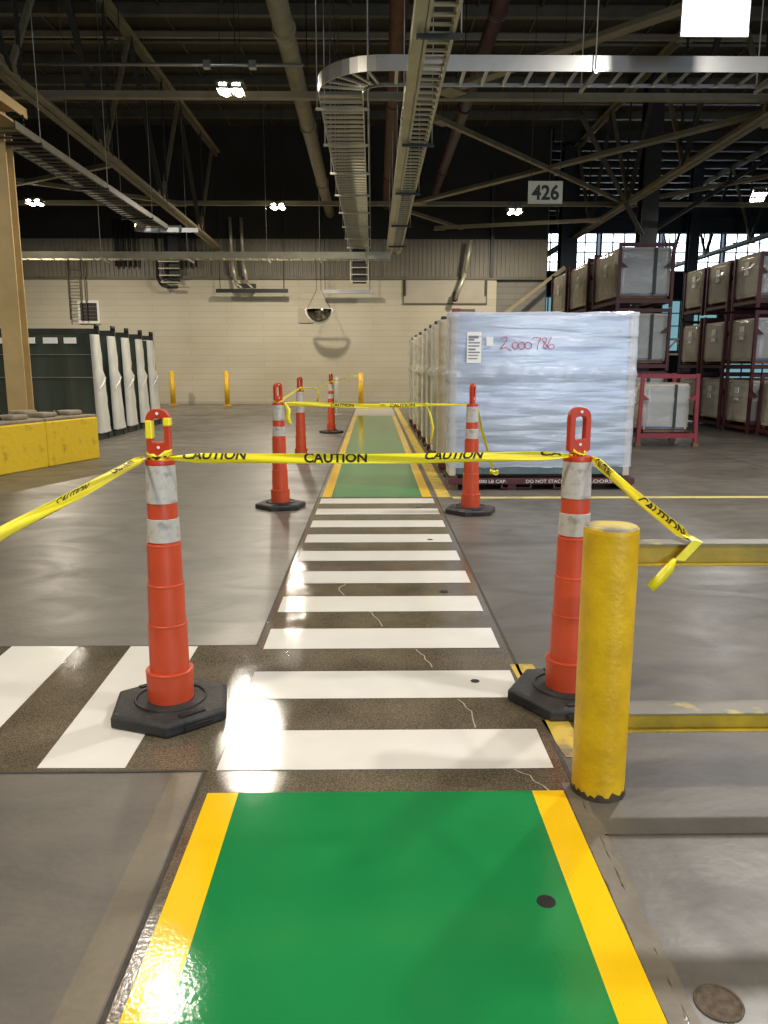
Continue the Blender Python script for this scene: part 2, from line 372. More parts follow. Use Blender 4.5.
struct(MB().b2(-32, 4.56, WY-.03, WY, 0, .10).build('baseboard_back', M['door_panel']))
struct(MB().b2(6.3, 6.5, WY+.4, 45, 0, 9.9).build('wall_return', M['wall2']))
struct(MB().b2(-32.3, -32, -14, 50, 0, 9.9).build('wall_left', M['wall2']))
struct(MB().b2(42, 42.3, -14, 50, 0, 9.9).build('wall_right', M['wall2']))
struct(MB().b2(-32, 42, -14.3, -14, 0, 9.9).build('wall_front', M['wall2']))
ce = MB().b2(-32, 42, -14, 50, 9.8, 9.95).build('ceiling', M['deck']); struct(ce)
y = 11.0; pu = None
while y < 29.5:
    mb = MB().b2(-32, 42, y-.05, y+.05, 9.55, 9.8).b2(-32, 42, y-.09, y+.09, 9.53, 9.56)
    mb.build('purlin', M['purlin'], ce); y += 1.55
y = 30.3  # right hall purlins added deep and dark, to block light grazing the deck
while y < 44.6:
    MB().b2(6.6, 42, y-.06, y+.06, 9.46, 9.8).b2(6.6, 42, y-.1, y+.1, 9.44, 9.47).build('purlin', M['truss_dk'], ce); y += 1.3
# deck ribs
for k in range(22):
    x = -14+k*1.5; MB().b2(x-.02, x+.02, 10, 29.6, 9.74, 9.8).build('deck_rib', M['purlin'], ce)

# far wall of the right hall with window band
fw = MB().b2(6.4, 42, 45, 45.3, 0, 6.55).b2(6.4, 42, 45, 45.3, 8.6, 9.9).build('wall_far', mat('near black cladding', srgb(24, 25, 28), .85, var=.3, vscale=.5, coords='World')); struct(fw)  # base colour set near black, holding back bluish light on the wall
def window(n, x0, x1, z0, z1, y, cols, rows, m, kind='window'):
    p = MB().b2(x0, x1, y+.02, y+.06, z0, z1).build('%s_%d' % (kind, n), m); struct(p)
    fr = MB(); t = .09
    fr.b2(x0, x1, y-.05, y+.08, z0-t/2, z0+t/2).b2(x0, x1, y-.05, y+.08, z1-t/2, z1+t/2)
    fr.b2(x0-t/2, x0+t/2, y-.049, y+.079, z0, z1).b2(x1-t/2, x1+t/2, y-.049, y+.079, z0, z1)
    for i in range(1, cols): fr.b2(x0+(x1-x0)*i/cols-.035, x0+(x1-x0)*i/cols+.035, y-.04, y+.07, z0, z1)
    for j in range(1, rows): fr.b2(x0, x1, y-.039, y+.069, z0+(z1-z0)*j/rows-.03, z0+(z1-z0)*j/rows+.03)
    fr.build('window_frame' if kind == 'window' else 'door_frame', M['mullion'], p)
x = 9.2; n = 1
while x < 32:
    window(n, x, x+3.2, 6.55, 8.6, 45, 5, 4, M['window']); n += 1; x += 3.45
for k, (xa, xb, za, zb) in enumerate(((9.0, 10.2, .1, 5.2), (13.2, 15.6, .3, 5.4), (16.2, 19.4, 2.2, 5.0), (19.8, 23.4, .2, 4.4), (24, 28, .2, 4.4))):
    window(k+1, xa, xb, za, zb, 44.93, 3, 4, M['teal'], 'door')

# ------------------------------------------------------------------ columns, trusses, bracing
def column(x, y, w, m, label, z1=9.6):
    t = thing('steel_column', label, 'column', (x, y, 0))
    mb = MB(); mb.b2(x-w/2, x+w/2, y-w/2, y-w/2+.05, .03, z1).b2(x-w/2, x+w/2, y+w/2-.05, y+w/2, .03, z1).b2(x-.03, x+.03, y-w/2+.05, y+w/2-.05, .03, z1)
    mb.build('shaft', m, t); MB().b2(x-w*.8, x+w*.8, y-w*.8, y+w*.8, 0, .03).build('base_plate', m, t)
    MB().b2(x-w*.7, x+w*.7, y-w*.7, y+w*.7, z1, z1+.05).build('cap_plate', m, t)
    return t
kc = column(8.3, 24.7, .5, M['truss_dk'], 'dark steel roof column rising behind the tall stack in red racks')
column(7.55, 31.5, .62, M['navy'], 'navy grey column in front of the bright windows, beside the end of the block wall')
column(13.0, 33.0, .4, M['navy'], 'slim dark column against the bright window band at far right')

def truss(P0, P1, label, dz=3.3, first=13.9, step=4.25):
    """P0, P1: ends of the bottom chord; the top chord runs dz above it."""
    P0 = Vector(P0); P1 = Vector(P1); D = P1-P0
    def pt(y, z=0, dx=0): return P0+D*((y-P0.y)/D.y)+Vector((dx, 0, z))
    t = thing('roof_truss', label, 'truss', P0)
    def chord(zz, sg):
        mb = MB()
        for dx in (-.085, .085): mb.bar(pt(P0.y, zz, dx), pt(P1.y, zz, dx), .13, .022)
        for dx in (-.03, .03): mb.bar(pt(P0.y, zz+sg*.075, dx), pt(P1.y, zz+sg*.075, dx), .018, .15)
        return mb
    chord(0, 1).build('bottom_chord', M['truss'], t); chord(dz, -1).build('top_chord', M['truss'], t)
    y = first-3*step
    while y < P1.y-.3:
        for s, m, w in ((-1, M['truss_dk'], .12), (1, M['truss'], .10)):
            ye = y+s*step/2
            if P0.y < ye < P1.y and P0.y < y: MB().bar(pt(y, .08), pt(ye, dz-.05), w, w*.7).build('web_member', m, t)
        if y > P0.y:
            MB().bar(pt(y+.35, .1, .03), pt(y+.35, dz-.06, .03), .05, .05).build('web_member', M['truss_dk'], t)
            MB().bar(pt(y-.28, .12), pt(y+.28, .12), .024, .3).build('gusset_plate', M['truss'], t)
        y += step
    return t
e1 = at(220, 250, 29.5)
truss((-6.12, 6, 6.30), (e1.x, 29.5, e1.z), 'long khaki roof truss with zigzag web above the tan post side')
truss((7.7, 6, 6.2), (7.7, 44, 6.2), 'roof truss running above the red racks on the window side', first=16.2)
truss((14.9, 8, 6.2), (14.9, 44, 6.2), 'far roof truss over the stacked crates beside the long cool lamp', first=15)

def strut(y, z, label, x0=-14, x1=16, w=.12):
    t = thing('roof_strut', label, 'strut', (x0, y, z))
    MB().b2(x0, x1, y-w/2, y+w/2, z-.02, z).b2(x0, x1, y-.012, y+.012, z, z+.12).build('tee_bar', M['truss'], t)
    for x in (-6.1, 7.7): MB().b2(x-.2, x+.2, y-.1, y+.1, z-.035, z-.02).build('gusset_plate', M['truss'], t)
strut(16.1, 6.44, 'level cross strut spanning overhead just beyond the curved cable tray', x1=18, w=.16)
strut(26.2, 6.44, 'far level cross strut overhead, just below the row of small lamps', w=.14)
strut(20.9, 9.3, 'bright thin strut high under the roof deck', w=.1)
def brace(name, a, b, w, label, m='truss'):
    t = thing(name, label, 'brace', a)
    a = Vector(a); b = Vector(b)
    MB().bar(a, b, w, .02).bar(a+Vector((0,0,.06)), b+Vector((0,0,.06)), .02, .1).build('angle_bar', M[m], t)
    d = (b-a).normalized()
    for e, q in ((a, d), (b, -d)): MB().bar(e-Vector((0,0,.025)), e+q*.4-Vector((0,0,.025)), w*2.2, .015).build('gusset_plate', M[m], t)
brace('roof_brace', (1.3, 25.8, 6.40), (8.0, 16.7, 6.40), .20, 'pale diagonal roof brace rising to the right behind the 426 sign')
brace('roof_brace', (1.3, 17.1, 6.36), (8.2, 26.0, 6.36), .10, 'thin diagonal roof brace falling to the right across the 426 sign brace')
brace('roof_brace', (1.3, 15.7, 6.40), (7.6, 8.6, 6.40), .22, 'pale diagonal brace overhead running behind the hanging white panel')
brace('roof_brace', (1.0, 26.4, 6.3), (6.0, 34.0, 6.3), .12, 'far thin diagonal brace above the recessed wall panel')
brace('roof_brace', (2.2, 29.2, 6.2), (7.4, 26.4, 6.0), .10, 'long low brace crossing in front of the corrugated cladding')
brace('roof_brace', (-13.5, 25.6, 6.4), (-6.3, 21.0, 6.4), .14, 'dark diagonal brace behind the tan post near the ladder tray')
brace('roof_brace', (-13.0, 20.5, 6.42), (-6.2, 26.0, 6.42), .14, 'dim diagonal brace running down toward the far ladder tray end')
brace('roof_brace', (8.0, 16.9, 6.30), (14.7, 26.0, 6.30), .14, 'diagonal brace high above the crates, right of the dark column')
brace('roof_brace', (8.2, 25.8, 6.44), (14.7, 17.0, 6.44), .14, 'diagonal brace from the dark column toward the long cool lamp')
for q0, q1, wd in (((8.5, 24.6, 5.4), (11.5, 22.0, 7.4), .12), ((8.1, 24.5, 5.3), (5.6, 22.4, 8.0), .16)):
    MB().bar(q0, q1, wd, .02).bar(Vector(q0)+Vector((0,0,.06)), Vector(q1)+Vector((0,0,.06)), .02, .1).build('knee_brace', M['truss_dk'], kc)
brace('wall_brace', (4.7, 29.2, 3.15), (7.0, 29.5, 4.9), .14, 'pale sloping brace in front of the recessed grey blockwork')
# dark cross beams in the right hall
for (y, z, lab) in ((34, 6.85, 'dark deep roof beam above the far window band'), (34.6, 7.6, 'dark upper roof beam standing over the deep beam of the right hall')):
    t = thing('roof_beam', lab, 'beam', (9, y, z))
    MB().b2(8.6, 40, y-.12, y+.12, z+.65, z+.68).b2(8.6, 40, y-.12, y+.12, z, z+.03).build('flange', M['navy'], t)
    MB().b2(8.6, 40, y-.015, y+.015, z+.03, z+.65).build('web_plate', M['navy'], t)

# ------------------------------------------------------------------ pipes
def pipe(name, a, b, r, m, label, joints):
    t = thing(name, label, 'pipe', a); a = Vector(a); b = Vector(b)
    MB().cyl(a, b, r, n=20).build('run', m, t)
    d = (b-a)
    for k in joints:
        c = a+d*k; MB().cyl(c-d.normalized()*.07, c+d.normalized()*.07, r*1.18, n=20).build('coupling', m, t)
        MB().cyl(c+Vector((0,0,r)), (c.x, c.y, 9.55), .012, n=6).build('hanger_rod', M['black_metal'], t)
pipe('overhead_pipe', (-1.40, 8, 6.85), (-1.52, 29.3, 6.75), .165, M['pipe'], 'fat cream overhead pipe left of the curved cable tray', (.28, .52, .78))
pipe('overhead_pipe', (.42, 8, 7.3), (.5, 29.3, 7.0), .15, M['rust'], 'rust brown overhead pipe half hidden behind the cable trays', (.25, .5, .8))
pipe('overhead_pipe', (2.0, 8, 7.0), (2.05, 27, 7.0), .13, M['redpipe'], 'dull red overhead pipe right of the trays', (.3, .55, .85))
t = thing('conduit', 'thin pale conduit overhead carrying the nearest hanging lamp', 'conduit', (-5, 14.9, 6.55))
MB().cyl((-5.6, 14.95, 6.62), (-1.2, 14.95, 6.62), .028, n=10).build('run', M['galv'], t)
for x in (-4.4, -2.4): MB().cyl((x, 14.95, 6.64), (x, 14.95, 9.55), .01, n=6).build('hanger_rod', M['black_metal'], t)
for x in (-2.9, -2.1): MB().b2(x-.06, x+.06, 14.89, 15.01, 6.56, 6.68).build('junction_box', M['galv'], t)

# ------------------------------------------------------------------ cable trays
def ladder_tray_y(label, x0, x1, y0, y1, z, h, step, mr, mg, extra=None, supports=(), scale_h=9.5):
    t = thing('cable_tray', label, 'cable tray', ((x0+x1)/2, y0, z))
    for s, xx in ((1, x0), (-1, x1)):
        MB().b2(xx-.008, xx+.008, y0, y1, z, z+h).b2(min(xx, xx+s*.03), max(xx, xx+s*.03), y0, y1, z-.006, z).b2(min(xx, xx+s*.03), max(xx, xx+s*.03), y0, y1, z+h, z+h+.006).build('side_rail', mr, t)
    proto = None; y = y0+.1; n = 0
    while y < y1-.05 and n < 98:
        if proto is None:
            proto = MB().b2(x0+.01, x1-.01, y-.022, y+.022, z+.012, z+.037).build('rung', mg, t); yp = y
        else: copypart(proto, t, (0, y-yp, 0))
        y += step; n += 1
    for ys in supports:
        MB().b2(x0-.1, x1+.1, ys-.025, ys+.025, z-.055, z-.012).build('support_bar', M['black_metal'], t)
        for xx in (x0-.07, x1+.07): MB().cyl((xx, ys, z-.06), (xx, ys, scale_h), .008, n=6).build('hanger_rod', M['galv'], t)
    if extra: extra(t)
    return t
def ex1(t):
    MB().b2(.42, .545, 5.5, 25.2, 4.85, 5.0).build('wireway', M['galv_warm'], t)
    # turn towards the wall tray at the far end
    P = [(.70-.35*(1-math.cos(a))-0, 25.2+.35*math.sin(a)) for a in [i*PI/12 for i in range(7)]]
    for r0 in (0, .28):
        mb = MB()
        for i in range(6):
            a, b = P[i], P[i+1]; mb.bar((a[0]+(.14-r0), a[1]+r0*.2, 4.90), (b[0]+(.14-r0)*.3, b[1]+r0*.2, 4.88), .02, .13)
        mb.build('bend_rail', M['galv_warm'], t)
ladder_tray_y('straight ladder cable tray running away overhead, right one of the pair', .56, .86, 5.5, 25.2, 4.84, .12, .225, M['galv_warm'], M['galv_warm'], ex1, (8.9, 13.0, 16.5, 20.2, 23.6))
# curved tray
X0, X1, ZT = -.745, -.13, 5.14
ctr = thing('cable_tray', 'wide ladder cable tray that curves from the back to the right overhead', 'cable tray', (0, 11, ZT))
def rail_path(pts, h, m, parent, name='side_rail'):
    mb = MB(); vs = []; N = len(pts)
    for i, p in enumerate(pts):
        d = Vector((pts[min(i+1,N-1)][0]-pts[max(i-1,0)][0], pts[min(i+1,N-1)][1]-pts[max(i-1,0)][1], 0)).normalized(); w = Vector((d.y, -d.x, 0))*.009
        c = Vector((p[0], p[1], ZT)); vs += [c-w, c+w, c+w+Vector((0,0,h)), c-w+Vector((0,0,h))]
    mb.add(vs, [(i*4+j, (i+1)*4+j, (i+1)*4+(j+1)%4, i*4+(j+1)%4) for i in range(N-1) for j in range(4)]+[(3,2,1,0), tuple(4*(N-1)+j for j in range(4))])
    return mb.build(name, m, parent)
YO, YI = 10.85, 11.42           # outer / inner rails of the cross run
R_in = .30; cxb, cyb = X1+R_in, YI+R_in
R_out = cxb-X0; cy_o = YO+R_out
outer = [(X0, 26.8), (X0, cy_o)] + [(cxb-R_out*math.cos(a), cy_o-R_out*math.sin(a)) for a in [i*PI/24 for i in range(1, 13)]] + [(9.5, YO)]
inner = [(X1, 26.8), (X1, cyb)] + [(cxb-R_in*math.cos(a), cyb-R_in*math.sin(a)) for a in [i*PI/24 for i in range(1, 13)]] + [(9.5, YI)]
rail_path(outer, .19, M['galv'], ctr); rail_path(inner, .045, M['galv'], ctr)
pr = None; y = cy_o+.15
while y < 26.7:
    if pr is None: pr = MB().b2(X0+.01, X1-.01, y-.03, y+.03, ZT+.01, ZT+.04).build('rung', M['galv_warm'], ctr); yp = y
    else: copypart(pr, ctr, (0, y-yp, 0))
    y += .235
for i in range(1, 6):
    a = i*PI/12
    MB().bar((cxb-R_out*math.cos(a), cy_o-R_out*math.sin(a), ZT+.03), (cxb-R_in*math.cos(a), cyb-R_in*math.sin(a), ZT+.03), .04, .025).build('rung', M['galv'], ctr)
x = cxb+.15; pr = None
while x < 9.4:
    if pr is None: pr = MB().b2(x-.02, x+.02, YO+.01, YI-.01, ZT+.01, ZT+.035).build('rung', M['galv'], ctr); xp = x
    else: copypart(pr, ctr, (x-xp, 0, 0))
    x += .29
for ys in (12.3, 14.2, 16.2, 18.2, 20.2, 22.2, 24.2, 26.0):
    MB().b2(X0-.08, X1+.08, ys-.022, ys+.022, ZT-.045, ZT-.008).build('support_bar', M['galv_warm'], ctr)
    for xx in (X0-.06, X1+.06): MB().cyl((xx, ys, ZT-.05), (xx, ys, 9.5), .009, n=6).build('hanger_rod', M['galv'], ctr)
for xs in (2.85, 5.25, 7.6):
    MB().b2(xs-.02, xs+.02, YO-.1, YI+.1, ZT-.05, ZT-.008).build('support_bar', M['galv'], ctr)
    for yy in (YO-.06, YI+.06): MB().cyl((xs, yy, ZT-.05), (xs, yy, 9.5), .009, n=6).build('hanger_rod', M['galv'], ctr)
# tail going down to the wall at the far end
MB().b2(X0, X0+.03, 26.8, 26.83, 4.1, 5.3).b2(X1-.03, X1, 26.8, 26.83, 4.1, 5.3).build('drop_rail', M['galv_warm'], ctr)
for k in range(5): MB().b2(X0+.03, X1-.03, 26.8, 26.82, 4.15+k*.22, 4.18+k*.22).build('rung', M['galv_warm'], ctr)
MB().b2(X0+.08, X1-.08, 26.86, 26.9, 4.1, 5.3).build('cable_bundle', M['black_metal'], ctr)

def ex3(t):
    mb = MB()
    for i in range(8):
        a, b = i*PI/14, (i+1)*PI/14
        mb.bar((-6.4+1.0*(1-math.cos(a))-.2, 22.8+.7*math.sin(a)*.5, 5.2), (-6.4+1.0*(1-math.cos(b))-.2, 22.8+.7*math.sin(b)*.5, 5.2), .02, .2)
    mb.build('bend_rail', M['galv'], t)
    MB().bar((-5.95, 23, 5.16), (-4.95, 23.3, 5.2), .03, .12).build('bend_rail', M['galv'], t)
ladder_tray_y('ladder cable tray running away overhead beside the tan post', -6.30, -5.68, 13.4, 22.8, 5.14, .12, .26, M['tray_dk'], M['tray_dk'], ex3, (14.2, 17.6, 21.0))
# tray along the back wall
tw = thing('cable_tray', 'long pale cable tray running level along the back wall', 'cable tray', (-5, 24.9, 4.6))
MB().b2(-14, .55, 24.78, 24.81, 4.62, 4.82).build('side_rail', M['galv_warm'], tw); MB().b2(-14, .55, 25.2, 25.23, 4.62, 4.82).build('side_rail', M['galv_warm'], tw)
pr = None
for k in range(36):
    x = -13.8+k*.4
    if pr is None: pr = MB().b2(x-.02, x+.02, 24.81, 25.2, 4.64, 4.67).build('rung', M['galv_warm'], tw); xp = x
    else: copypart(pr, tw, (x-xp, 0, 0))
for x in (-8.2, -5.6, -3.2, -1.6, -.2):
    MB().bar((x, 24.6, 4.59), (x, 25.5, 4.59), .04, .04).build('support_bar', M['galv'], tw)
    MB().cyl((x, 24.7, 4.6), (x, 24.7, 9.5), .008, n=6).build('hanger_rod', M['galv'], tw)

# ------------------------------------------------------------------ wall fittings
W0 = WY-.02
def wp(px, py, Y=WY-.05): return at(px, py, Y)
def hung_channel(px0, px1, py, m, label, cols=()):
    a = wp(px0, py, WY-.5); b = wp(px1, py, WY-.5)
    t = thing('hanging_channel', label, 'channel', a)
    MB().b2(a.x, b.x, a.y-.05, a.y+.05, a.z-.09, a.z-.05).b2(a.x, b.x, a.y-.05, a.y-.04, a.z-.05, a.z+.04).b2(a.x, b.x, a.y+.04, a.y+.05, a.z-.05, a.z+.04).build('channel', m, t)
    for x in (a.x+.15, b.x-.15): MB().cyl((x, a.y, a.z), (x, a.y, 7.5), .012, n=6).build('hanger_rod', M['black_metal'], t)
    return t, a, b
t, a, b = hung_channel(216, 288, 290, M['black_metal'], 'black channel hung before the wall with two conduits dropping to it')
for px in (239, 250):
    c = wp(px, 288, WY-.45); MB().tube([(c.x-.25, c.y, 6.6), (c.x-.22, c.y, 5.1), (c.x-.1, c.y, 4.35), (c.x+.15, c.y, 4.12)], .06, 10).build('conduit_drop', M['galv_warm'], t)
c = wp(249, 288, WY-.4); MB().b2(c.x-.4, c.x+.25, c.y-.1, c.y+.1, c.z-.0, c.z+.14).build('junction_box', M['black_metal'], t)
hung_channel(321, 374, 291, M['galv'], 'bright metal channel hung before the wall above the convex mirror')
# drop ladder / cable bundle at left
a = wp(157, 262, WY-.35); b = wp(178, 287, WY-.35)
t = thing('cable_drop', 'black cable ladder drop ending in a bent elbow high on the wall', 'cable drop', (a.x, a.y, b.z))
MB().tube([(a.x, a.y, 6.2), (a.x, a.y, b.z+.3), (a.x+.12, a.y, b.z+.08), (a.x+.35, a.y, b.z), (b.x, a.y, b.z)], .06, 8).build('cable', M['black_metal'], t)
MB().tube([(a.x+.3, a.y+.1, 6.2), (a.x+.3, a.y+.1, b.z+.35), (b.x, a.y+.1, b.z+.22)], .05, 8).build('cable', M['black_metal'], t)
MB().b2(a.x+.2, a.x+.75, a.y+.15, a.y+.2, b.z+.2, 6.0).build('cable_bundle', M['black_metal'], t)
for k in range(4): MB().b2(a.x+.05, a.x+.8, a.y-.05, a.y, b.z+.15+k*.24, b.z+.18+k*.24).build('rung', M['galv_warm'], t)
for k, px in enumerate((116, 121, 126, 131, 136, 181, 186, 191, 196)):
    c = wp(px, 262, WY-.12)
    o = MB().tube([(c.x, c.y, 4.95), (c.x, c.y, 6.6)], .045, 8).build('conduit', M['black_metal'])
    tag(o, 'dark vertical conduit against the corrugated cladding beside the cable drop', 'conduit', 'conduits on the upper wall')
# small dark vent window
a = wp(80, 303); b = wp(98, 321)
wv = MB().b2(a.x, b.x, WY-.06, WY-.01, b.z, a.z).build('wall_vent', M['darkvent']); tag(wv, 'small dark louvred vent in a pale frame on the block wall', 'vent')
fr = MB(); e = .09
fr.b2(a.x-e, b.x+e, WY-.08, WY-.005, a.z, a.z+e).b2(a.x-e, b.x+e, WY-.08, WY-.005, b.z-e, b.z).b2(a.x-e, a.x, WY-.08, WY-.005, b.z, a.z).b2(b.x, b.x+e, WY-.08, WY-.005, b.z, a.z)
fr.build('frame', M['mirror_rim'], wv)
for k in range(4): MB().b2(a.x, b.x, WY-.075, WY-.058, b.z+.1+k*.13, b.z+.13+k*.13).build('louvre', M['purlin'], wv)
# wall ladder
a = wp(69, 270); b = wp(84, 320)
t = thing('wall_ladder', 'thin caged ladder fixed high on the block wall left of the vent', 'ladder', (a.x, WY, b.z))
for xx in (a.x, a.x+.42, a.x+.6): MB().cyl((xx, WY-.22, b.z), (xx, WY-.22, 5.6), .022, n=8).build('ladder_rail', M['purlin'], t)
for k in range(9): MB().cyl((a.x, WY-.22, b.z+.1+k*.22), (a.x+.42, WY-.22, b.z+.1+k*.22), .014, n=6).build('rung', M['purlin'], t)
# grey plate + half dome mirror
a = wp(298, 308); b = wp(313, 323)
tag(MB().b2(a.x, b.x, WY-.05, WY-.005, b.z, a.z).build('wall_plate', M['door_panel'], bevel=.01), 'square grey plate on the wall behind the convex mirror', 'plate')
mc = at(319, 309, WY-1.2)
t = thing('convex_mirror', 'half dome convex safety mirror hung on chains before the block wall', 'mirror', mc)
mb = MB(); n = 24; rings = 8; R = .46
vs = []; fs = []
for j in range(rings+1):
    th = PI/2*j/rings
    for i in range(n+1):
        ph = PI+PI*i/n
        vs.append((mc.x+R*math.cos(ph)*math.cos(th), mc.y-R*.55*math.sin(th), mc.z+R*math.sin(ph)*math.cos(th)))
for j in range(rings):
    for i in range(n): fs.append((j*(n+1)+i, j*(n+1)+i+1, (j+1)*(n+1)+i+1, (j+1)*(n+1)+i))
mb.add(vs, fs, True); mb.build('mirror_dome', M['mirror'], t)
P = [(mc.x+R*math.cos(PI+PI*i/n), mc.y, mc.z+R*math.sin(PI+PI*i/n)) for i in range(n+1)]
MB().tube(P, .045, 8).build('rim', M['mirror_rim'], t)
MB().b2(mc.x-R, mc.x+R, mc.y-.02, mc.y+.03, mc.z-.02, mc.z+.02).build('top_bar', M['mirror_rim'], t)
for s in (-1, 1): MB().tube([(mc.x+s*R*.9, mc.y, mc.z), (mc.x+s*.08, mc.y, mc.z+.65), (mc.x+s*.08, mc.y, 6.4)], .01, 6).build('chain', M['black_metal'], t)
# recessed panel on the wall with sloping pipe
a = wp(403, 262); b = wp(487, 303)
wpn = MB().b2(a.x, b.x, WY-.03, WY-.004, b.z, 4.5).build('wall_panel', M['door_panel']); tag(wpn, 'grey infill panel with dark edging high in the block wall', 'panel')
MB().b2(a.x, b.x, WY-.05, WY-.004, b.z-.05, b.z).b2(a.x, a.x+.04, WY-.05, WY-.004, b.z, 4.5).b2(b.x-.04, b.x, WY-.05, WY-.004, b.z, 4.5).build('edge_trim', M['purlin'], wpn)
for xx in (a.x+.06, b.x-.06): MB().b2(xx-.04, xx+.04, WY-.08, WY-.03, 3.95, 4.5).build('bracket', M['black_metal'], wpn)
a = wp(471, 240, WY-.5); b = wp(455, 300, WY-.45)
t = thing('drain_pipe', 'sloping grey pipe crossing the infill panel on the wall', 'pipe', b)
MB().tube([a, a.lerp(b, .55)+Vector((.12,0,0)), b], .075, 12).build('run', M['galv_warm'], t)
MB().cyl(b, b+Vector((.02,.2,.25)), .1, n=12).build('flange', M['black_metal'], t)
a = wp(457, 309); b = wp(475, 316)
tag(MB().b2(a.x, b.x, WY-.06, WY-.004, b.z-.3, a.z).build('wall_plate', M['purlin'], bevel=.01), 'grey plate on the wall just above the wrapped packs', 'plate')
# wall bollards
def wall_bollard(px, py, h, label):
    g = gnd(px, py); t = thing('bollard', label, 'bollard', (g.x, g.y, 0))
    MB().cyl((g.x,g.y,.02),(g.x,g.y,h-.03),.085,n=20).lathe([(.085,h-.03),(.07,h),(0,h+.015)],20,(g.x,g.y,0)).build('post', M['bollard'], t)
    MB().b2(g.x-.14,g.x+.14,g.y-.14,g.y+.14,0,.02).build('base_plate', M['bollard'], t)
wall_bollard(173.5, 405, 1.22, 'yellow bollard at the wall foot beside the glass racks')
wall_bollard(227.5, 405.5, 1.22, 'yellow bollard at the wall foot, the lone one below the vacant wall')
wall_bollard(361, 408.5, 1.18, 'yellow bollard standing at the far end of the green walkway')
g = gnd(337, 415); o = MB().cyl((g.x,g.y,.03),(g.x,g.y,1.1),.035,n=10).cyl((g.x,g.y,0),(g.x,g.y,.03),.12,n=16).build('marker_post', M['mirror_rim']); tag(o, 'thin white post behind the farthest orange cone', 'post')

# ------------------------------------------------------------------ lamps
def lamp(x, y, z, label, lens='lamp', rz=0, L=.5, wm=1.0, power=420, colr=(1, .90, .74)):
    t = thing('high_bay_lamp', label, 'lamp', (x, y, z), rz)
    MB().box((0,0,.10),(L,.36,.05)).box((0,0,.14),(L*.5,.16,.05)).build('housing', M['lamp_body'], t, local=True, bevel=.008)
    for s in (-1, 1):
        mb = MB(); c = s*L*.24
        mb.add([(c-L*.12,-.15,.075),(c+L*.12,-.15,.075),(c+L*.12,.15,.075),(c-L*.12,.15,.075),(c-L*.21,-.2,-.03),(c+L*.21,-.2,-.03),(c+L*.21,.2,-.03),(c-L*.21,.2,-.03)],
               [(0,1,5,4),(1,2,6,5),(2,3,7,6),(3,0,4,7)])
        r = mb.build('reflector', M['lamp_body'], t, local=True)
        MB().cyl((c,-.17,.02),(c,.17,.02),.075,n=12).build('bulb', M[lens], r, local=True)
    for s in (-1, 1): MB().cyl((s*L*.35,0,.12),(s*L*.35,0,9.5-z),.006,n=6).build('hanger_rod', M['black_metal'], t, local=True)
    light(x, y, z-.12, power, colr)
def light(x, y, z, power, colr, size=.4):
    ld = bpy.data.lights.new('lamp_light', 'AREA'); ld.shape = 'DISK'; ld.size = size; ld.energy = power; ld.color = colr
    lo = bpy.data.objects.new('lamp_light', ld); COL.objects.link(lo); lo.location = (x, y, z)
PW = 370; PN = 210
lamp(-2.50, 15.0, 6.22, 'bright high bay lamp hung nearest, on the thin pale conduit', power=PW)
lamp(-2.90, 25.3, 6.2, 'bright high bay lamp before the far wall, left of the curved tray', power=PW)
lamp(-10.1, 24.8, 6.2, 'bright high bay lamp beside the tan post', power=PW)
lamp(4.5, 26.0, 6.2, 'bright high bay lamp below and left of the 426 sign', power=PW)
lamp(11.1, 23.6, 6.2, 'long cool lamp high above the stacked crates at far right', lens='lamp_cool', rz=1.2, L=1.6, power=260, colr=(.95,.97,1))
for (x, y) in ((-2.6, 8.3), (4.3, 7.6), (-2.6, 1.2), (4.6, 1.5), (-2.6,-6), (4.6,-6), (-10.1, 12), (12, 9), (12, 0), (-10.1, 3)):
    light(x, y, 6.1, PN*1.7 if (x > 4 and (y > 5 or y < -3)) else (PN*.42 if (x, y) == (-2.6, 8.3) else PN), (1, .91, .76) if x < 4 else (.98, .94, .90))
# daylight: window band, plus added lights for an assumed dock opening behind the camera
def window_or_added_light(loc, rot, sx, sy, e, c):
    ld = bpy.data.lights.new('daylight', 'AREA'); ld.shape = 'RECTANGLE'; ld.size = sx; ld.size_y = sy; ld.energy = e; ld.color = c
    lo = bpy.data.objects.new('daylight', ld); COL.objects.link(lo); lo.location = loc; lo.rotation_euler = rot
window_or_added_light((17, 44.6, 7.6), (-PI/2*.8, 0, 0), 16, 2, 140, (.7, .86, 1))
window_or_added_light((6.6, -13.2, 2.2), (PI/2, 0, .1), 1.1, 4.2, 300, (.78, .88, 1))  # added narrow light, gives the pack film a bright column of glints
window_or_added_light((9, -12.5, 3.2), (PI/2*.97, 0, .25), 9, 4.5, 800, (.60, .78, 1))  # added wide bluish light, tints pack front and floor; opening assumed

# ------------------------------------------------------------------ 426 sign and white panel
a = at(528.5, 181, 14.5); b = at(562, 204, 14.5)
t = thing('hanging_sign', 'small cream hanging board stencilled 426 in black', 'sign', ((a.x+b.x)/2, 14.5, b.z))
MB().b2(a.x, b.x, 14.49, 14.51, b.z, a.z).build('board', M['sign'], t, bevel=.003)
w_ = b.x-a.x; h_ = a.z-b.z
flat_text('426', a.x+w_*.1, b.x-w_*.1, b.z+h_*.16, a.z-h_*.16, 14.485, .03).build('lettering', M['sign_ink'], t)
for x in (a.x+.05, b.x-.05): MB().cyl((x, 14.5, a.z), (x, 14.5, 9.5), .006, n=6).build('hanger_rod', M['black_metal'], t)
a = at(680, 37, 9.6); b = at(748, 37, 9.6)
t = thing('hanging_signboard', 'plain white panel hung in the upper right above the cable tray', 'panel', ((a.x+b.x)/2, 9.6, a.z))
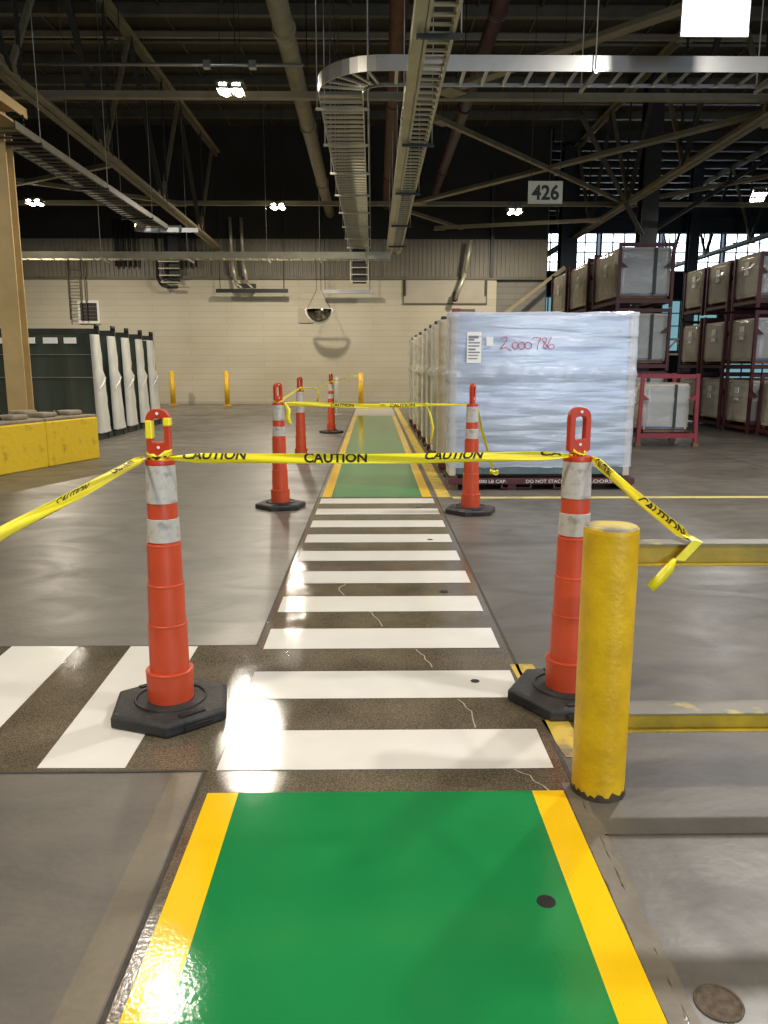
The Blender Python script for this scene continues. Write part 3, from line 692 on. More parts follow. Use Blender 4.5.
MB().b2(a.x, b.x, 9.59, 9.61, a.z, a.z+.85).build('board', M['panel'], t, bevel=.003)
for x in (a.x+.08, b.x-.08): MB().cyl((x, 9.6, a.z+.84), (x, 9.6, 9.7), .006, n=6).build('hanger_rod', M['black_metal'], t)

# ------------------------------------------------------------------ tan post with beam
t = thing('gantry_post', 'tan steel post with a channel beam on top behind the yellow blocks', 'post', (-6.36, 14.3, 0))
MB().b2(-6.53,-6.19,14.15,14.18,.02,5.3).b2(-6.53,-6.19,14.42,14.45,.02,5.3).b2(-6.38,-6.34,14.18,14.42,.02,5.3).build('post', M['tan'], t)
MB().b2(-6.6,-6.1,14.1,14.5,0,.02).build('base_plate', M['tan'], t)
MB().b2(-6.55,-5.80,6,14.2,5.62,5.66).b2(-6.55,-5.80,6,14.2,5.3,5.33).b2(-6.2,-6.16,6,14.2,5.33,5.62).b2(-5.82,-5.80,6,14.2,5.5,5.62).build('channel_beam', M['tan'], t)
for k in range(3): MB().cyl((-5.805, 14.0, 5.36+k*.07), (-5.78, 14.0, 5.36+k*.07), .02, n=8).build('bolt', M['black_metal'], t)

# ------------------------------------------------------------------ yellow concrete blocks
A0 = Vector((-4.30, 12.30)); A1 = Vector((-4.645, 11.20)); dirv = (A1-A0).normalized(); nrm = Vector((dirv.y, -dirv.x))
if nrm.x > 0: nrm = -nrm
def cblock(p, L, label, h=.69, w=.62):
    c = p+dirv*(L/2)+nrm*(w/2); rz = math.atan2(dirv.y, dirv.x)
    t = thing('concrete_block', label, 'barrier block', (c.x, c.y, 0), rz)
    b = MB().box((0,0,h/2-.02),(L,w,h-.04)).build('body', M['block'], t, local=True, bevel=.02)
    mb = MB(); mb.box((0,0,h-.02),(L-.03,w-.03,.04)); mb.build('worn_top', M['block_top'], t, local=True, bevel=.012)
    for s in (-1, 1): MB().box((s*L*.25,0,h+.035),(.3,.3,.07)).build('stacking_stud', M['block_top'], t, local=True, bevel=.025)
    lp = [(0+.09*math.cos(q), 0, h-.02+.1*math.sin(q)) for q in [i*PI/8 for i in range(9)]]
    MB().tube(lp, .01, 6).build('lifting_loop', M['black_metal'], t, local=True)
cblock(A0, 1.15, 'yellow painted concrete block, the end one nearest the glass racks')
cblock(A0+dirv*1.17, 1.15, 'yellow painted concrete block next along from the end one')
cblock(A0+dirv*2.34, 1.15, 'yellow painted concrete block cut off by the picture edge')
cblock(A0+dirv*0.02+nrm*.66, 1.9, 'grey topped concrete block behind the yellow front row')

# ------------------------------------------------------------------ glass racks on the left
def left_rack(y, label, first=False):
    xr = -5.28; xl = -8.9; lean = .22
    t = thing('glass_rack', label, 'rack', ((xr+xl)/2, y, 0))
    for x in (xr-.04, -7.2, xl):
        MB().bar((x, y+.25, 0), (x, y-.02, 2.13), .08, .08).build('post', M['steel_dk'], t)
        if x == xr-.04:
            MB().cyl((x, y-.02, 2.13), (x, y-.02, 2.22), .05, n=8).build('post_cap', M['black_metal'], t)
    MB().bar((xl, y-.01, 2.08), (xr, y-.01, 2.08), .08, .1).build('top_rail', M['steel_dk'], t)
    MB().b2(xl, xr, y-.25, y+.4, .1, .18).build('base_beam', M['steel_dk'], t)
    for x in (xr-.1, xl+.1): MB().b2(x-.08, x+.08, y-.3, y+.5, 0, .1).build('foot', M['steel_dk'], t)
    tp = tag(MB().add([(xl+.1,y-.22,.2),(xr-.03,y-.22,.2),(xr-.03,y-.34,2.0),(xl+.1,y-.34,2.0),(xl+.1,y+.16,.2),(xr-.03,y+.16,.2),(xr-.03,y-.05,2.0),(xl+.1,y-.05,2.0)],
        [(0,1,2,3),(5,4,7,6),(4,0,3,7),(1,5,6,2),(3,2,6,7),(4,5,1,0)]).build('glass_stack', M['glass_dk']), 'dark leaning glass stack with white wrapped end, rack '+label.split(', ')[1], 'glass')
    # wrapped end, tapered with pinched waist
    mb = MB(); rows = []
    for k in range(15):
        f = k/14; z = .14+f*1.87
        wv = .56-.28*f - (.10*math.exp(-((z-1.28)/.1)**2)); y0 = y-.28-.08*f
        bulge = .05*math.exp(-((z-1.2)/.08)**2)+random.uniform(0, .015)
        rows.append([(xr-.06, y0, z), (xr+.015+bulge, y0-.02, z), (xr+.03+bulge, y0+wv*.5, z), (xr+.015+bulge, y0+wv, z)])
    vs = [p for r in rows for p in r]; fs = [(i*4+j, i*4+j+1, (i+1)*4+j+1, (i+1)*4+j) for i in range(14) for j in range(3)]
    mb.add(vs, fs, True); w = mb.build('end_wrap', M['wrap_white'], tp)
    MB().tube([(xr+.03, y-.30, .95), (xr+.07, y-.1, 1.12), (xr+.05, y+.05, 1.2)], .014, 6).build('strap', M['mirror_rim'], w)
    if first:
        for xa, xb in ((-5.83,-5.60),(-6.22,-5.95),(-6.62,-6.37),(-7.05,-6.75),(-7.5,-7.2)): MB().b2(xa, xb, y-.365, y-.35, 1.84, 1.95).build('opening_card', M['paper'], tp)  # pale cards stand in for frame openings showing the wall behind
        MB().b2(xl+.1, xr-.05, y-.315, y-.30, 1.2, 1.215).b2(xl+.1, xr-.05, y-.345, y-.335, 1.63, 1.64).build('strap', M['galv'], tp)
nm = ['nearest the yellow blocks', 'second from the yellow blocks', 'third from the yellow blocks', 'fourth from the yellow blocks', 'farthest from the yellow blocks']
for k, y in enumerate((15.5, 16.45, 17.35, 18.35, 19.25)):
    left_rack(y, 'green steel rack holding white wrapped glass, ' + nm[k], k == 0)

# ------------------------------------------------------------------ guard rail bollard in front
bx_, by_ = .772, 2.462
t = thing('guard_rail', 'yellow guard rail with a thick round end post and two rails', 'guard rail', (bx_, by_, 0))
R_ = .0885
mb = MB(); mb.lathe([(R_, 0), (R_, .06), (R_, .912), (R_*.97, .925)], 48, (bx_, by_, 0)); mb.build('post', M['bollard'], t)
MB().lathe([(R_*.97, .925), (R_*.9, .931), (0, .934)], 48, (bx_, by_, 0)).build('post_cap', M['bollard_worn'], t)
mb = MB(); prof = []
for i in range(48):
    pass
n = 48; hs = [.012+.014*abs(math.sin(i*.7)+.6*math.sin(i*2.3+1)+.4*math.sin(i*5)) for i in range(n)]
vs = [(bx_+(R_+.004)*math.cos(2*PI*i/n), by_+(R_+.004)*math.sin(2*PI*i/n), 0) for i in range(n)]+[(bx_+(R_+.0015)*math.cos(2*PI*i/n), by_+(R_+.0015)*math.sin(2*PI*i/n), hs[i]) for i in range(n)]
mb.add(vs, [(i,(i+1)%n,n+(i+1)%n,n+i) for i in range(n)], True); mb.build('chipped_foot', M['chip'], t)
for zt, zb in ((.876, .800), (.292, .222)):
    MB().b2(bx_+.07, 3.4, by_-.005, by_+.005, zb, zt-.006).b2(bx_+.07, 3.4, by_-.03, by_-.005, zb, zb+.008).build('rail', M['rail'], t, bevel=.002)
    wtop = .035 if zt > .5 else .075
    MB().b2(bx_+.07, 3.4, by_-.03, by_+wtop, zt-.006, zt).build('rail_top', M['rail_worn'], t, bevel=.002)
MB().lathe([(R_, .035), (R_*.985, .06), (R_, .9)], 32, (3.4, by_, 0)).lathe([(R_,.9),(0,.93)],32,(3.4,by_,0)).lathe([(R_,0),(R_,.035)],32,(3.4,by_,0)).build('end_post', M['bollard'], t)

# ------------------------------------------------------------------ delineator cones
def make_cone(loc, rz, label, hz=0, group='orange delineator cones'):
    t = thing('delineator_cone', label, 'cone', loc, rz, group)
    R = .262; N = 6
    pts = [(R*math.cos(2*PI*i/N), R*math.sin(2*PI*i/N)) for i in range(N)]
    mb = MB(); n = N
    vs = [(x, y, 0) for x, y in pts]+[(x, y, .042) for x, y in pts]+[(x*.93, y*.93, .052) for x, y in pts]+[(x*.42, y*.42, .062) for x, y in pts]
    fs = [tuple(reversed(range(n)))]+[(k*n+i, k*n+(i+1)%n, (k+1)*n+(i+1)%n, (k+1)*n+i) for k in range(3) for i in range(n)]+[tuple(3*n+i for i in range(n))]
    mb.add(vs, fs); b = mb.build('rubber_base', M['rubber'], t, local=True, bevel=.006)
    MB().lathe([(.150,.060),(.148,.0665),(.140,.0665),(.138,.061)], 40).build('ring_rib', M['rubber'], b, local=True)
    for a in (PI*1.5, PI*.5):
        mb = MB(); c = Vector((math.cos(a)*.19, math.sin(a)*.19, .0572)); mb.box(c, (.11, .026, .006), rz=a+PI/2)
        mb.build('grip_slot', M['hole'], b, local=True, bevel=.002)
        c = Vector((math.cos(a)*.2465, math.sin(a)*.2465, .024)); MB().box(c, (.12, .006, .02), rz=a+PI/2).build('grip_slot', M['hole'], b, local=True)
    segs = [(.0935,.060,.0965,.190,'c'), (.0805,.18,.0790,.393,0), (.0745,.385,.0735,.560,0), (.0690,.552,.0680,.727,0), (.0625,.72,.0555,1.055,0)]
    for k, (r0, z0, r1, z1, _) in enumerate(segs):
        MB().lathe([(r0, z0), (r1, z1-.010), (r1+.0012, z1-.008), (r1+.0012, z1-.002), (r1-.001, z1), (r1-.02, z1)], 44).build('tube_segment', M['orange'], t, local=True)
    MB().lathe([(.0625,.735),(.0655,.737),(.0632,.828),(.060,.83)], 44).build('reflective_band', M['refl'], t, local=True)
    MB().lathe([(.0590,.892),(.0618,.894),(.0578,1.046),(.056,1.048)], 44).build('reflective_band', M['refl'], t, local=True)
    MB().lathe([(.0585,1.046),(.059,1.052),(.057,1.066),(.03,1.070),(0,1.071)], 44).build('top_cap', M['orange_dk'], t, local=True)
    # handle: flat rounded loop
    Wd, z0, z1, th = .0475, 1.085, 1.266, .017
    MB().lathe([(.030,1.068),(.026,1.09)], 24).build('neck', M['orange_dk'], t, local=True)
    def loop(hw, za, zb, r, rb):
        P = []
        for cx, cz, a0, rr in ((hw-rb, za+rb, -PI/2, rb), (hw-r, zb-r, 0, r), (-hw+r, zb-r, PI/2, r), (-hw+rb, za+rb, PI, rb)):
            for i in range(7): a = a0+PI/2*i/6; P.append((cx+rr*math.cos(a), cz+rr*math.sin(a)))
        return P
    O = loop(Wd, z0, z1, .042, .010); I = loop(.023, z0+.05, z1-.038, .012, .006); n = len(O)
    vs = [(x, -th, z) for x, z in O]+[(x, th, z) for x, z in O]+[(x, -th, z) for x, z in I]+[(x, th, z) for x, z in I]
    fs = []
    for i in range(n):
        j = (i+1) % n
        fs += [(i, j, 2*n+j, 2*n+i), (n+j, n+i, 3*n+i, 3*n+j), (j, i, n+i, n+j), (2*n+i, 2*n+j, 3*n+j, 3*n+i)]
    mb = MB().add(vs, fs)
    h = mb.build('handle', M['orange_dk'], t, local=True, bevel=.004); h.rotation_euler = (0,0,hz)
    MB().cyl((0,-th-.001,z0+.03),(0,-th-.004,z0+.03),.006,n=10).cyl((0,-th-.001,z1-.018),(0,-th-.004,z1-.018),.006,n=10).build('rivet', M['paper'], h, local=True)
    return t
c1 = make_cone((-.855, 3.10, .005), math.radians(40), 'orange delineator cone standing on the painted stripe left of the wet crosswalk', -math.radians(40))
c1.rotation_euler = (0, math.radians(.45), math.radians(40))
def cone_copy(loc, rz, hz, label):
    c = dup(c1, loc, rz, label)
    for ch in c.children:
        if ch.name.startswith('handle'): ch.rotation_euler = (0,0,hz-rz)
    return c
cone_copy((.845, 3.20, .005), math.radians(2), .25, 'orange delineator cone with scuffed bands standing behind the yellow guard rail post')
cone_copy((-.955, 7.93, 0), math.radians(15), .75, 'orange delineator cone left of the green walkway start, tied with tape')
cone_copy((.965, 7.62, 0), math.radians(12), 1.1, 'orange delineator cone standing before the large wrapped glass pack')
cone_copy((-1.10, 11.9, 0), .3, .9, 'orange delineator cone second along the left side of the far walkway')
cone_copy((-.90, 16.9, 0), 0, .9, 'smallest orange delineator cone, farthest along the left edge of the walkway')
# yellow tape wound round the handle of the left cone
for ch in c1.children:
    if ch.name == 'handle':
        mb = MB()
        mb.box((-.0355,0,1.185),(.028,.041,.075))
        mb.build('tape_wrap', M['tape'], ch, local=True, bevel=.006)
        MB().box((.0355,0,1.215),(.028,.041,.035)).build('tape_wrap', M['tape'], ch, local=True, bevel=.006)

# ------------------------------------------------------------------ caution tape
def clip_text(tv, tf, lo, hi):
    """keep the band lo..hi of the letter height (the rest is folded away) and stretch it back to 0..1"""
    bm = bmesh.new(); V = [bm.verts.new(v) for v in tv]
    for f in tf:
        try: bm.faces.new([V[i] for i in f])
        except ValueError: pass
    for co, no in (((0,lo,0),(0,-1,0)), ((0,hi,0),(0,1,0))):
        bmesh.ops.bisect_plane(bm, geom=bm.verts[:]+bm.edges[:]+bm.faces[:], plane_co=co, plane_no=no, clear_outer=True)
    for k in range(1, 8):
        bmesh.ops.bisect_plane(bm, geom=bm.verts[:]+bm.edges[:]+bm.faces[:], plane_co=(0,lo+(hi-lo)*k/8,0), plane_no=(0,1,0))
    for k in range(1, 24):
        bmesh.ops.bisect_plane(bm, geom=bm.verts[:]+bm.edges[:]+bm.faces[:], plane_co=(k/24,0,0), plane_no=(1,0,0))
    bm.verts.index_update(); bm.verts.ensure_lookup_table()
    r = [Vector((v.co.x, (v.co.y-lo)/(hi-lo), 0)) for v in bm.verts], [tuple(v.index for v in f.verts) for f in bm.faces]
    bm.free(); return r
def tape(label, pts, width, texts=(), wdirs=None, name='caution_tape', fold=.006, face=(0,-1,0), tail=None, knots=()):
    """pts: control points; each text: (body, t0, t1, v0, v1, shear) along/across the ribbon."""
    P = [Vector(p) for p in pts]; Q = []
    for i, (a, b) in enumerate(zip(P, P[1:])):
        for k in range(14): Q.append(a.lerp(b, k/14))
    Q.append(P[-1]); n = len(Q)
    L = [0]
    for a, b in zip(Q, Q[1:]): L.append(L[-1]+(b-a).length)
    T = [(Q[min(i+1,n-1)]-Q[max(i-1,0)]).normalized() for i in range(n)]
    fc = Vector(face)
    def frame(i):
        w = fc.cross(T[i]).normalized()
        if w.z < 0: w = -w
        return w, (T[i].cross(w)).normalized()
    ws = []
    for i in range(n):
        f = L[i]/L[-1]; e = min(1, min(f, 1-f)*9+.35)
        ws.append(width*e*(1+.03*math.sin(i*.5)))
    def surf(s, v):
        s = max(0, min(.9999, s))*L[-1]; i = 0
        while i < n-2 and L[i+1] < s: i += 1
        f = (s-L[i])/max(1e-6, L[i+1]-L[i]); p = Q[i].lerp(Q[i+1], f)
        w, nn = frame(i); wd = ws[i]*(1-f)+ws[i+1]*f
        return p + w*(v*wd) + nn*(fold*math.sin(v*6+s*7)), nn
    t = thing(name, label, 'caution tape', Q[0])
    NV = 6; vs = []; fs = []
    for i in range(n):
        for j in range(NV+1): vs.append(surf(L[i]/L[-1], j/NV-.5)[0])
    for i in range(n-1):
        for j in range(NV): fs.append((i*(NV+1)+j, (i+1)*(NV+1)+j, (i+1)*(NV+1)+j+1, i*(NV+1)+j+1))
    st = MB().add(vs, fs, True).build('strip', M['tape'], t)
    so = st.modifiers.new('thick', 'SOLIDIFY'); so.thickness = .0006; so.offset = 0
    for (body, s0, s1, v0, v1, shear, *cl) in texts:
        tv, tf = text_mesh(body, 1, .03)
        tv, tf = clip_text(tv, tf, *(cl or (0, 1)))
        o = []
        for v in tv:
            p, nn = surf(s0+(s1-s0)*(v.x+shear*v.y), v0+(v1-v0)*v.y)
            q = nn if (CAM-p).dot(nn) > 0 else -nn
            o.append(p+q*.0016)
        MB().add(o, tf).build('lettering', M['ink'], t)
    for kp, kr in knots:
        knot(kp, kr, t)
    if tail:
        mb = MB(); tq = [Vector(p) for p in tail]; vs = []
        for i, p in enumerate(tq):
            d = (tq[min(i+1,len(tq)-1)]-tq[max(i-1,0)]).normalized(); w = d.cross(Vector((0,1,0)))
            w = w.normalized() if w.length > .01 else Vector((1,0,0))
            hw = width*(.5 if i else .2)
            vs += [p-w*hw, p+Vector((0,-.004,0)), p+w*hw]
        mb.add(vs, [(i*3+j, i*3+j+1, i*3+j+4, i*3+j+3) for i in range(len(tq)-1) for j in range(2)], True)
        tl = mb.build('tail', M['tape'], t); so = tl.modifiers.new('thick', 'SOLIDIFY'); so.thickness = .0006; so.offset = 0
    return t
def knot(c, r, parent):
    c = Vector(c); mb = MB()
    for k in range(3):
        pts = []; ph = random.uniform(0, 6)
        for i in range(15):
            a = 2*PI*i/14
            pts.append(c+Vector((r*math.cos(a), r*math.sin(a)*(.9 if k != 1 else .6), r*.28*math.sin(a*2+ph)+(k-1)*r*.18)))
        vs = []
        for i, p in enumerate(pts):
            vs += [p+Vector((0,0,-r*.2)), p+Vector((0,0,r*.2))*(.6+.5*math.sin(i*2.1+k))]
        mb.add(vs, [(i*2, i*2+2, i*2+3, i*2+1) for i in range(14)], True)
    o = mb.build('knot', M['tape'], parent); so = o.modifiers.new('thick', 'SOLIDIFY'); so.thickness = .001
    # dark lettering patches crumpled in the knot
    for k in range(4):
        a = -PI/2+(k-1.5)*.45
        MB().box(c+Vector((math.cos(a)*r*1.03, math.sin(a)*r*1.03, random.uniform(-.12,.12)*r)), (r*.22, .002, r*.12), rz=a+PI/2).build('lettering', M['ink'], o)
TL = Vector((-.848, 3.10, 1.082)); TR = Vector((.845, 3.20, 1.078))
def s_of(px, a, b):          # parameter along a straight tape for an image column
    lo, hi = 0, 1
    for _ in range(40):
        m_ = (lo+hi)/2; p = a.lerp(b, m_)-CAM; x = 384+F*p.dot(RT)/p.dot(FW)
        if x < px: lo = m_
        else: hi = m_
    return lo
a_ = TL+Vector((.05,-.05,0)); b_ = TR+Vector((-.05,-.05,0))
S = lambda px: s_of(px, a_, b_)
tape('yellow caution tape stretched across the walkway between the two nearest cones',
     [a_, a_.lerp(b_, .3)+Vector((0,0,-.005)), a_.lerp(b_, .6)+Vector((0,0,-.008)), b_], .039,
     [('CAUTION', S(182), S(245), -.10, .50, .02, 0, .62), ('CAUTION', S(304), S(367), -.40, .50, 0, 0, .9), ('CAUTION', S(423), S(481), -.12, .50, .05, 0, .7), ('CA', S(540), S(562), .0, .49, .02, 0, .55)],
     knots=((TL+Vector((0,0,.004)), .05), (TR+Vector((0,0,.0)), .036)))
e_ = at(-40, 556, 1.75)
l0 = TL+Vector((-.05,-.03,0))
tape('yellow caution tape running from the left cone down out of the picture side',
     [e_, l0.lerp(e_, .5), l0], .034, [('CAUTION', .40, .57, .0, .45, 0, .3, 1), ('CAUTION', .72, .90, .05, .48, 0, 0, .6)], fold=.007, face=(.5,-.85,.1))
r0 = TR+Vector((.05,-.03,-.01)); r1 = at(690, 539, 2.45)
tt = tape('yellow caution tape tied from a cone to the top guard rail with loose tail',
     [r0, r0.lerp(r1, .5)+Vector((0,0,-.008)), r1], .036, [('CAUTION', .06, .24, -.3, .45, 0, .2, 1), ('CAUTION', .55, .95, -.1, .48, 0, .3, 1)], face=(-.5,-.8,.2),
     tail=[at(675,559,2.424), at(668,570,2.42), at(659,580,2.42), at(650,588,2.415)])
q = [at(693,540,2.424), at(703,542,2.424), at(685,561,2.424), at(674,560,2.424)]
MB().add(q, [(0,1,2,3)]).build('wrap_loop', M['tape'], tt)
q = [at(681,534,2.47), at(693,536,2.47), at(703,542,2.424), at(693,541,2.424)]
MB().add(q, [(0,1,2,3)]).build('wrap_loop', M['tape'], tt)
# far tapes
A = Vector((-.955+.05, 7.9, 1.06)); B = Vector((.965-.04, 7.6, 1.06)); Cw = Vector((.86, 10.35, 1.05))
far = tape('yellow caution tape across the start of the green walkway between the farther cones', [A, A.lerp(B, .5)+Vector((0,0,-.02)), A.lerp(B, .78)], .045,
     [('CAUTION', .34, .5, -.3, .4, 0), ('CAUTION', .75, .92, -.3, .4, 0)],
     knots=(((-.955, 7.93, 1.075), .05), (tuple(A.lerp(B, .55)), .025)), tail=[(-.88,7.86,1.07),(-.84,7.84,1.0),(-.85,7.84,.92),(-.83,7.83,.86)])
tape('thin twisted caution tape tied from the large pack corner to the cone before it', [A.lerp(B, .78), B], .02, fold=.004,
     knots=((tuple(A.lerp(B, .78)), .03),), tail=[A.lerp(B,.78), A.lerp(B,.79)+Vector((.02,0,-.1)), A.lerp(B,.8)+Vector((.03,0,-.22)), A.lerp(B,.795)+Vector((.02,0,-.36))])
tape('caution tape slanting down from the cone to the large wrapped pack', [(1.0, 7.6, 1.06), (1.12, 8.1, .8), (1.36, 8.72, .27)], .03,
     fold=.004, knots=(((1.37, 8.74, .25), .05),), face=(-.2,-1,.2))
tape('caution tape between the second and third cones along the far left side', [(-.955,7.96,1.07), (-1.1,11.9,1.10)], .03, fold=.005, knots=(((-1.1,11.9,1.09), .05),), face=(.6,-.6,.3))
tape('caution tape between the third and farthest cones along the left side', [(-1.1,11.9,1.1), (-1.0,14.2,1.02), (-.9,16.9,1.09)], .03, fold=.005,
     knots=(((-.9,16.9,1.08), .05),), face=(.6,-.6,.3), tail=[(-1.0,14.2,1.02),(-.98,14.2,.92),(-1.0,14.2,.8)])
g = gnd(361, 408.5)
tape('thin caution tape from the farthest cone to the yellow bollard at the walkway end', [(-.9,16.9,1.09), (g.x-.1, g.y-.1, 1.1)], .03, fold=.005, face=(.6,-.6,.3))

# ------------------------------------------------------------------ wrapped glass packs on the right
def wrap_shell(x0, x1, y0, y1, z0, z1, pinch, m, parent, name='stretch_wrap', nx=26, nz=40, seed=0, amp=.012):
    rnd = random.Random(seed); rows = []
    ph = [rnd.uniform(0, 6) for _ in range(nz+1)]
    def per(k):
        pts = []
        for i in range(nx+1): pts.append((x0+(x1-x0)*i/nx, y0, 'f'))
        for i in range(1, 5): pts.append((x1, y0+(y1-y0)*i/4, 'r'))
        for i in range(1, nx+1, 4): pts.append((x1-(x1-x0)*i/nx, y1, 'b'))
        pts.append((x0, y1, 'b'))
        for i in range(1, 4): pts.append((x0, y1-(y1-y0)*i/4, 'l'))
        return pts
    mb = MB(); vs = []; cnt = len(per(0))
    for k in range(nz+1):
        z = z0+(z1-z0)*k/nz
        pin = math.exp(-((z-pinch)/.045)**2)
        for (x, y, s) in per(k):
            d = amp*math.sin(ph[k]+x*2.0+y*3)*.6 + rnd.uniform(0, amp*.25)
            if s == 'f': y = y-abs(d)-pin*.02*abs(math.sin(x*9))
            elif s == 'l': x = x-abs(d)*1.4-pin*(.03+.04*rnd.random())
            elif s == 'r': x = x+abs(d)*1.4+pin*(.03+.04*rnd.random())
            else: y = y+abs(d)
            vs.append((x, y, z+(rnd.uniform(-.012,.012) if k in (0, nz) else 0)))
    fs = [(k*cnt+i, k*cnt+(i+1)%cnt, (k+1)*cnt+(i+1)%cnt, (k+1)*cnt+i) for k in range(nz) for i in range(cnt)]
    fs.append(tuple(nz*cnt+i for i in range(cnt)))
    mb.add(vs, fs, True); return mb.build(name, m, parent)
def skid(x0, x1, y0, y1, label, lettered=False):
    t = thing('steel_skid', label, 'skid', ((x0+x1)/2, (y0+y1)/2, 0))
    for yy in (y0, y1-.06): MB().b2(x0, x1, yy, yy+.06, .07, .14).build('cross_beam', M['red_dk'], t, bevel=.004)
    for i in range(4):
        xx = x0+.02+(x1-x0-.14)*i/3
        MB().b2(xx, xx+.1, y0+.02, y1-.02, .0, .07).build('runner', M['red_dk'] if i else M['timber'], t, bevel=.004)
    for xa in (x0+.62, x1-.95): MB().b2(xa, xa+.36, y0+.005, y0+.02, .02, .03).b2(xa, xa+.02, y0+.005, y0+.02, .03, .07).b2(xa+.34, xa+.36, y0+.005, y0+.02, .03, .07).build('fork_pocket', M['red_dk'], t)
    MB().b2(x0, x1, y0+.06, y1-.06, .12, .14).build('deck_plate', M['black_metal'], t)
    for xx in (x0+.06, x1-.14): MB().b2(xx, xx+.06, y1-.14, y1-.08, .14, 1.97).build('upright', M['black_metal'], t)
    if lettered:
        for body, a, b in (('6000 LB CAP.', .33, .68), ('DO NOT STACK', .91, 1.36), ('FLOORS', 1.62, 1.92)):
            flat_text(body, x0+a, x0+b, .085, .125, y0-.002, .01).build('lettering', M['letter'], t)
    return t
packY = (9.0, 10.45, 11.6, 12.7, 13.95, 15.5, 17.1, 18.6)
nth = ['large front pack', 'second pack', 'third pack', 'fourth pack', 'fifth pack', 'sixth pack', 'seventh pack', 'last pack']
for k, y in enumerate(packY):
    x0 = .885; x1 = 2.99; d = .42; dz = 2.01
    if k: x1 = 2.9
    skid(x0-.01, x1+.07, y, y+d+.25, 'dark red steel skid under the %s of wrapped glass' % nth[k], k == 0)
    t = thing('glass_pack', ('large glass pack in clear film marked 2000786 in magenta' if k == 0 else 'film wrapped glass pack in the walkway row, %s counting from the marked one' % nth[k]), 'glass pack', ((x0+x1)/2, y+d/2, .14), 0, 'wrapped glass packs beside the walkway')
    zb = .17
    MB().b2(x0+.075, x1-.075, y+.03, y+d-.03, zb+.02, dz-.02).build('glass_stack', M['glass_pack'] if k % 2 == 0 else M['crate_side'], t)
    MB().b2(x0+.075, x1-.075, y+.027, y+.029, zb+.02, zb+.13).build('glass_edge', M['glass_edge'], t)
    for xa, xb in ((x0, x0+.075), (x1-.075, x1)): MB().b2(xa, xb, y+.01, y+d-.01, zb, dz-.01).build('end_board', M[('board', 'tan', 'board', 'crate_side')[k % 4]], t, bevel=.006)
    wrap_shell(x0-.008, x1+.008, y-.006, y+d+.01, zb+.10, dz+.01, 1.34, M['wrap'] if k == 0 else M['film'], t, seed=k, amp=.027 if k == 0 else .016)
    MB().b2(x0+.03, x0+.13, y+d*.55, y+d*.8, dz+.004, dz+.07).build('corner_cap', M['red'] if k == 0 else M['black_metal'], t, bevel=.008)
    for xx in (x0+.02, x1-.1): MB().b2(xx, xx+.08, y+.04, y+d-.02, .14, .17).build('bearer', M['timber'], t)
    if k == 0:
        yf = y-.024
        a = at(467.2, 332, yf); b = at(481, 363, yf)
        lb = MB().b2(a.x, b.x, yf-.002, yf, b.z, a.z).build('paper_label', M['paper'], t)
        for j, (f0, f1, th) in enumerate(((.1,.8,.03),(.1,.5,.02),(.1,.9,.015),(.1,.85,.015),(.1,.6,.02),(.1,.9,.015),(.1,.8,.012),(.1,.75,.012))):
            zz = a.z-.04-j*(a.z-b.z-.06)/8; MB().b2(a.x+(b.x-a.x)*f0, a.x+(b.x-a.x)*f1, yf-.0035, yf-.002, zz-th, zz).build('print_line', M['paper_print'], lb)
        a = at(486.5, 337, yf); b = at(493, 346, yf)
        MB().b2(a.x, b.x, yf-.002, yf, b.z, a.z).build('paper_label', M['paper'], t)
        strokes = [[(288,132),(305,120),(322,118),(330,132),(322,152),(300,180),(281,196),(292,202),(312,192),(330,192),(345,206),(362,213)],
                   [(385+20*math.cos(q), 180+24*math.sin(q)) for q in [i*PI/8-1 for i in range(18)]],
                   [(430+21*math.cos(q), 180+26*math.sin(q)) for q in [i*PI/8-1 for i in range(18)]],
                   [(478+24*math.cos(q), 178+25*math.sin(q)) for q in [i*PI/8-1 for i in range(18)]],
                   [(508,126),(530,122),(566,124),(556,145),(545,170),(538,207)],
                   [(606,130),(592,122),(576,132),(580,148),(598,164),(610,186),(596,202),(578,192),(582,176),(598,158),(608,140),(606,130)],
                   [(640,120),(626,140),(614,168),(612,190),(630,204),(652,200),(660,186),(648,172),(630,174),(616,186)]]
        for nm_, st in zip(('2', '0', '0', '0', '7', '8', '6'), strokes):
            mb = MB(); pts = [at(460+u/6.98, 320+v/6.98, yf-.003) for u, v in st]
            mb.tube(pts, .0040, 6); mb.build('handwritten_digit', M['marker'], t)

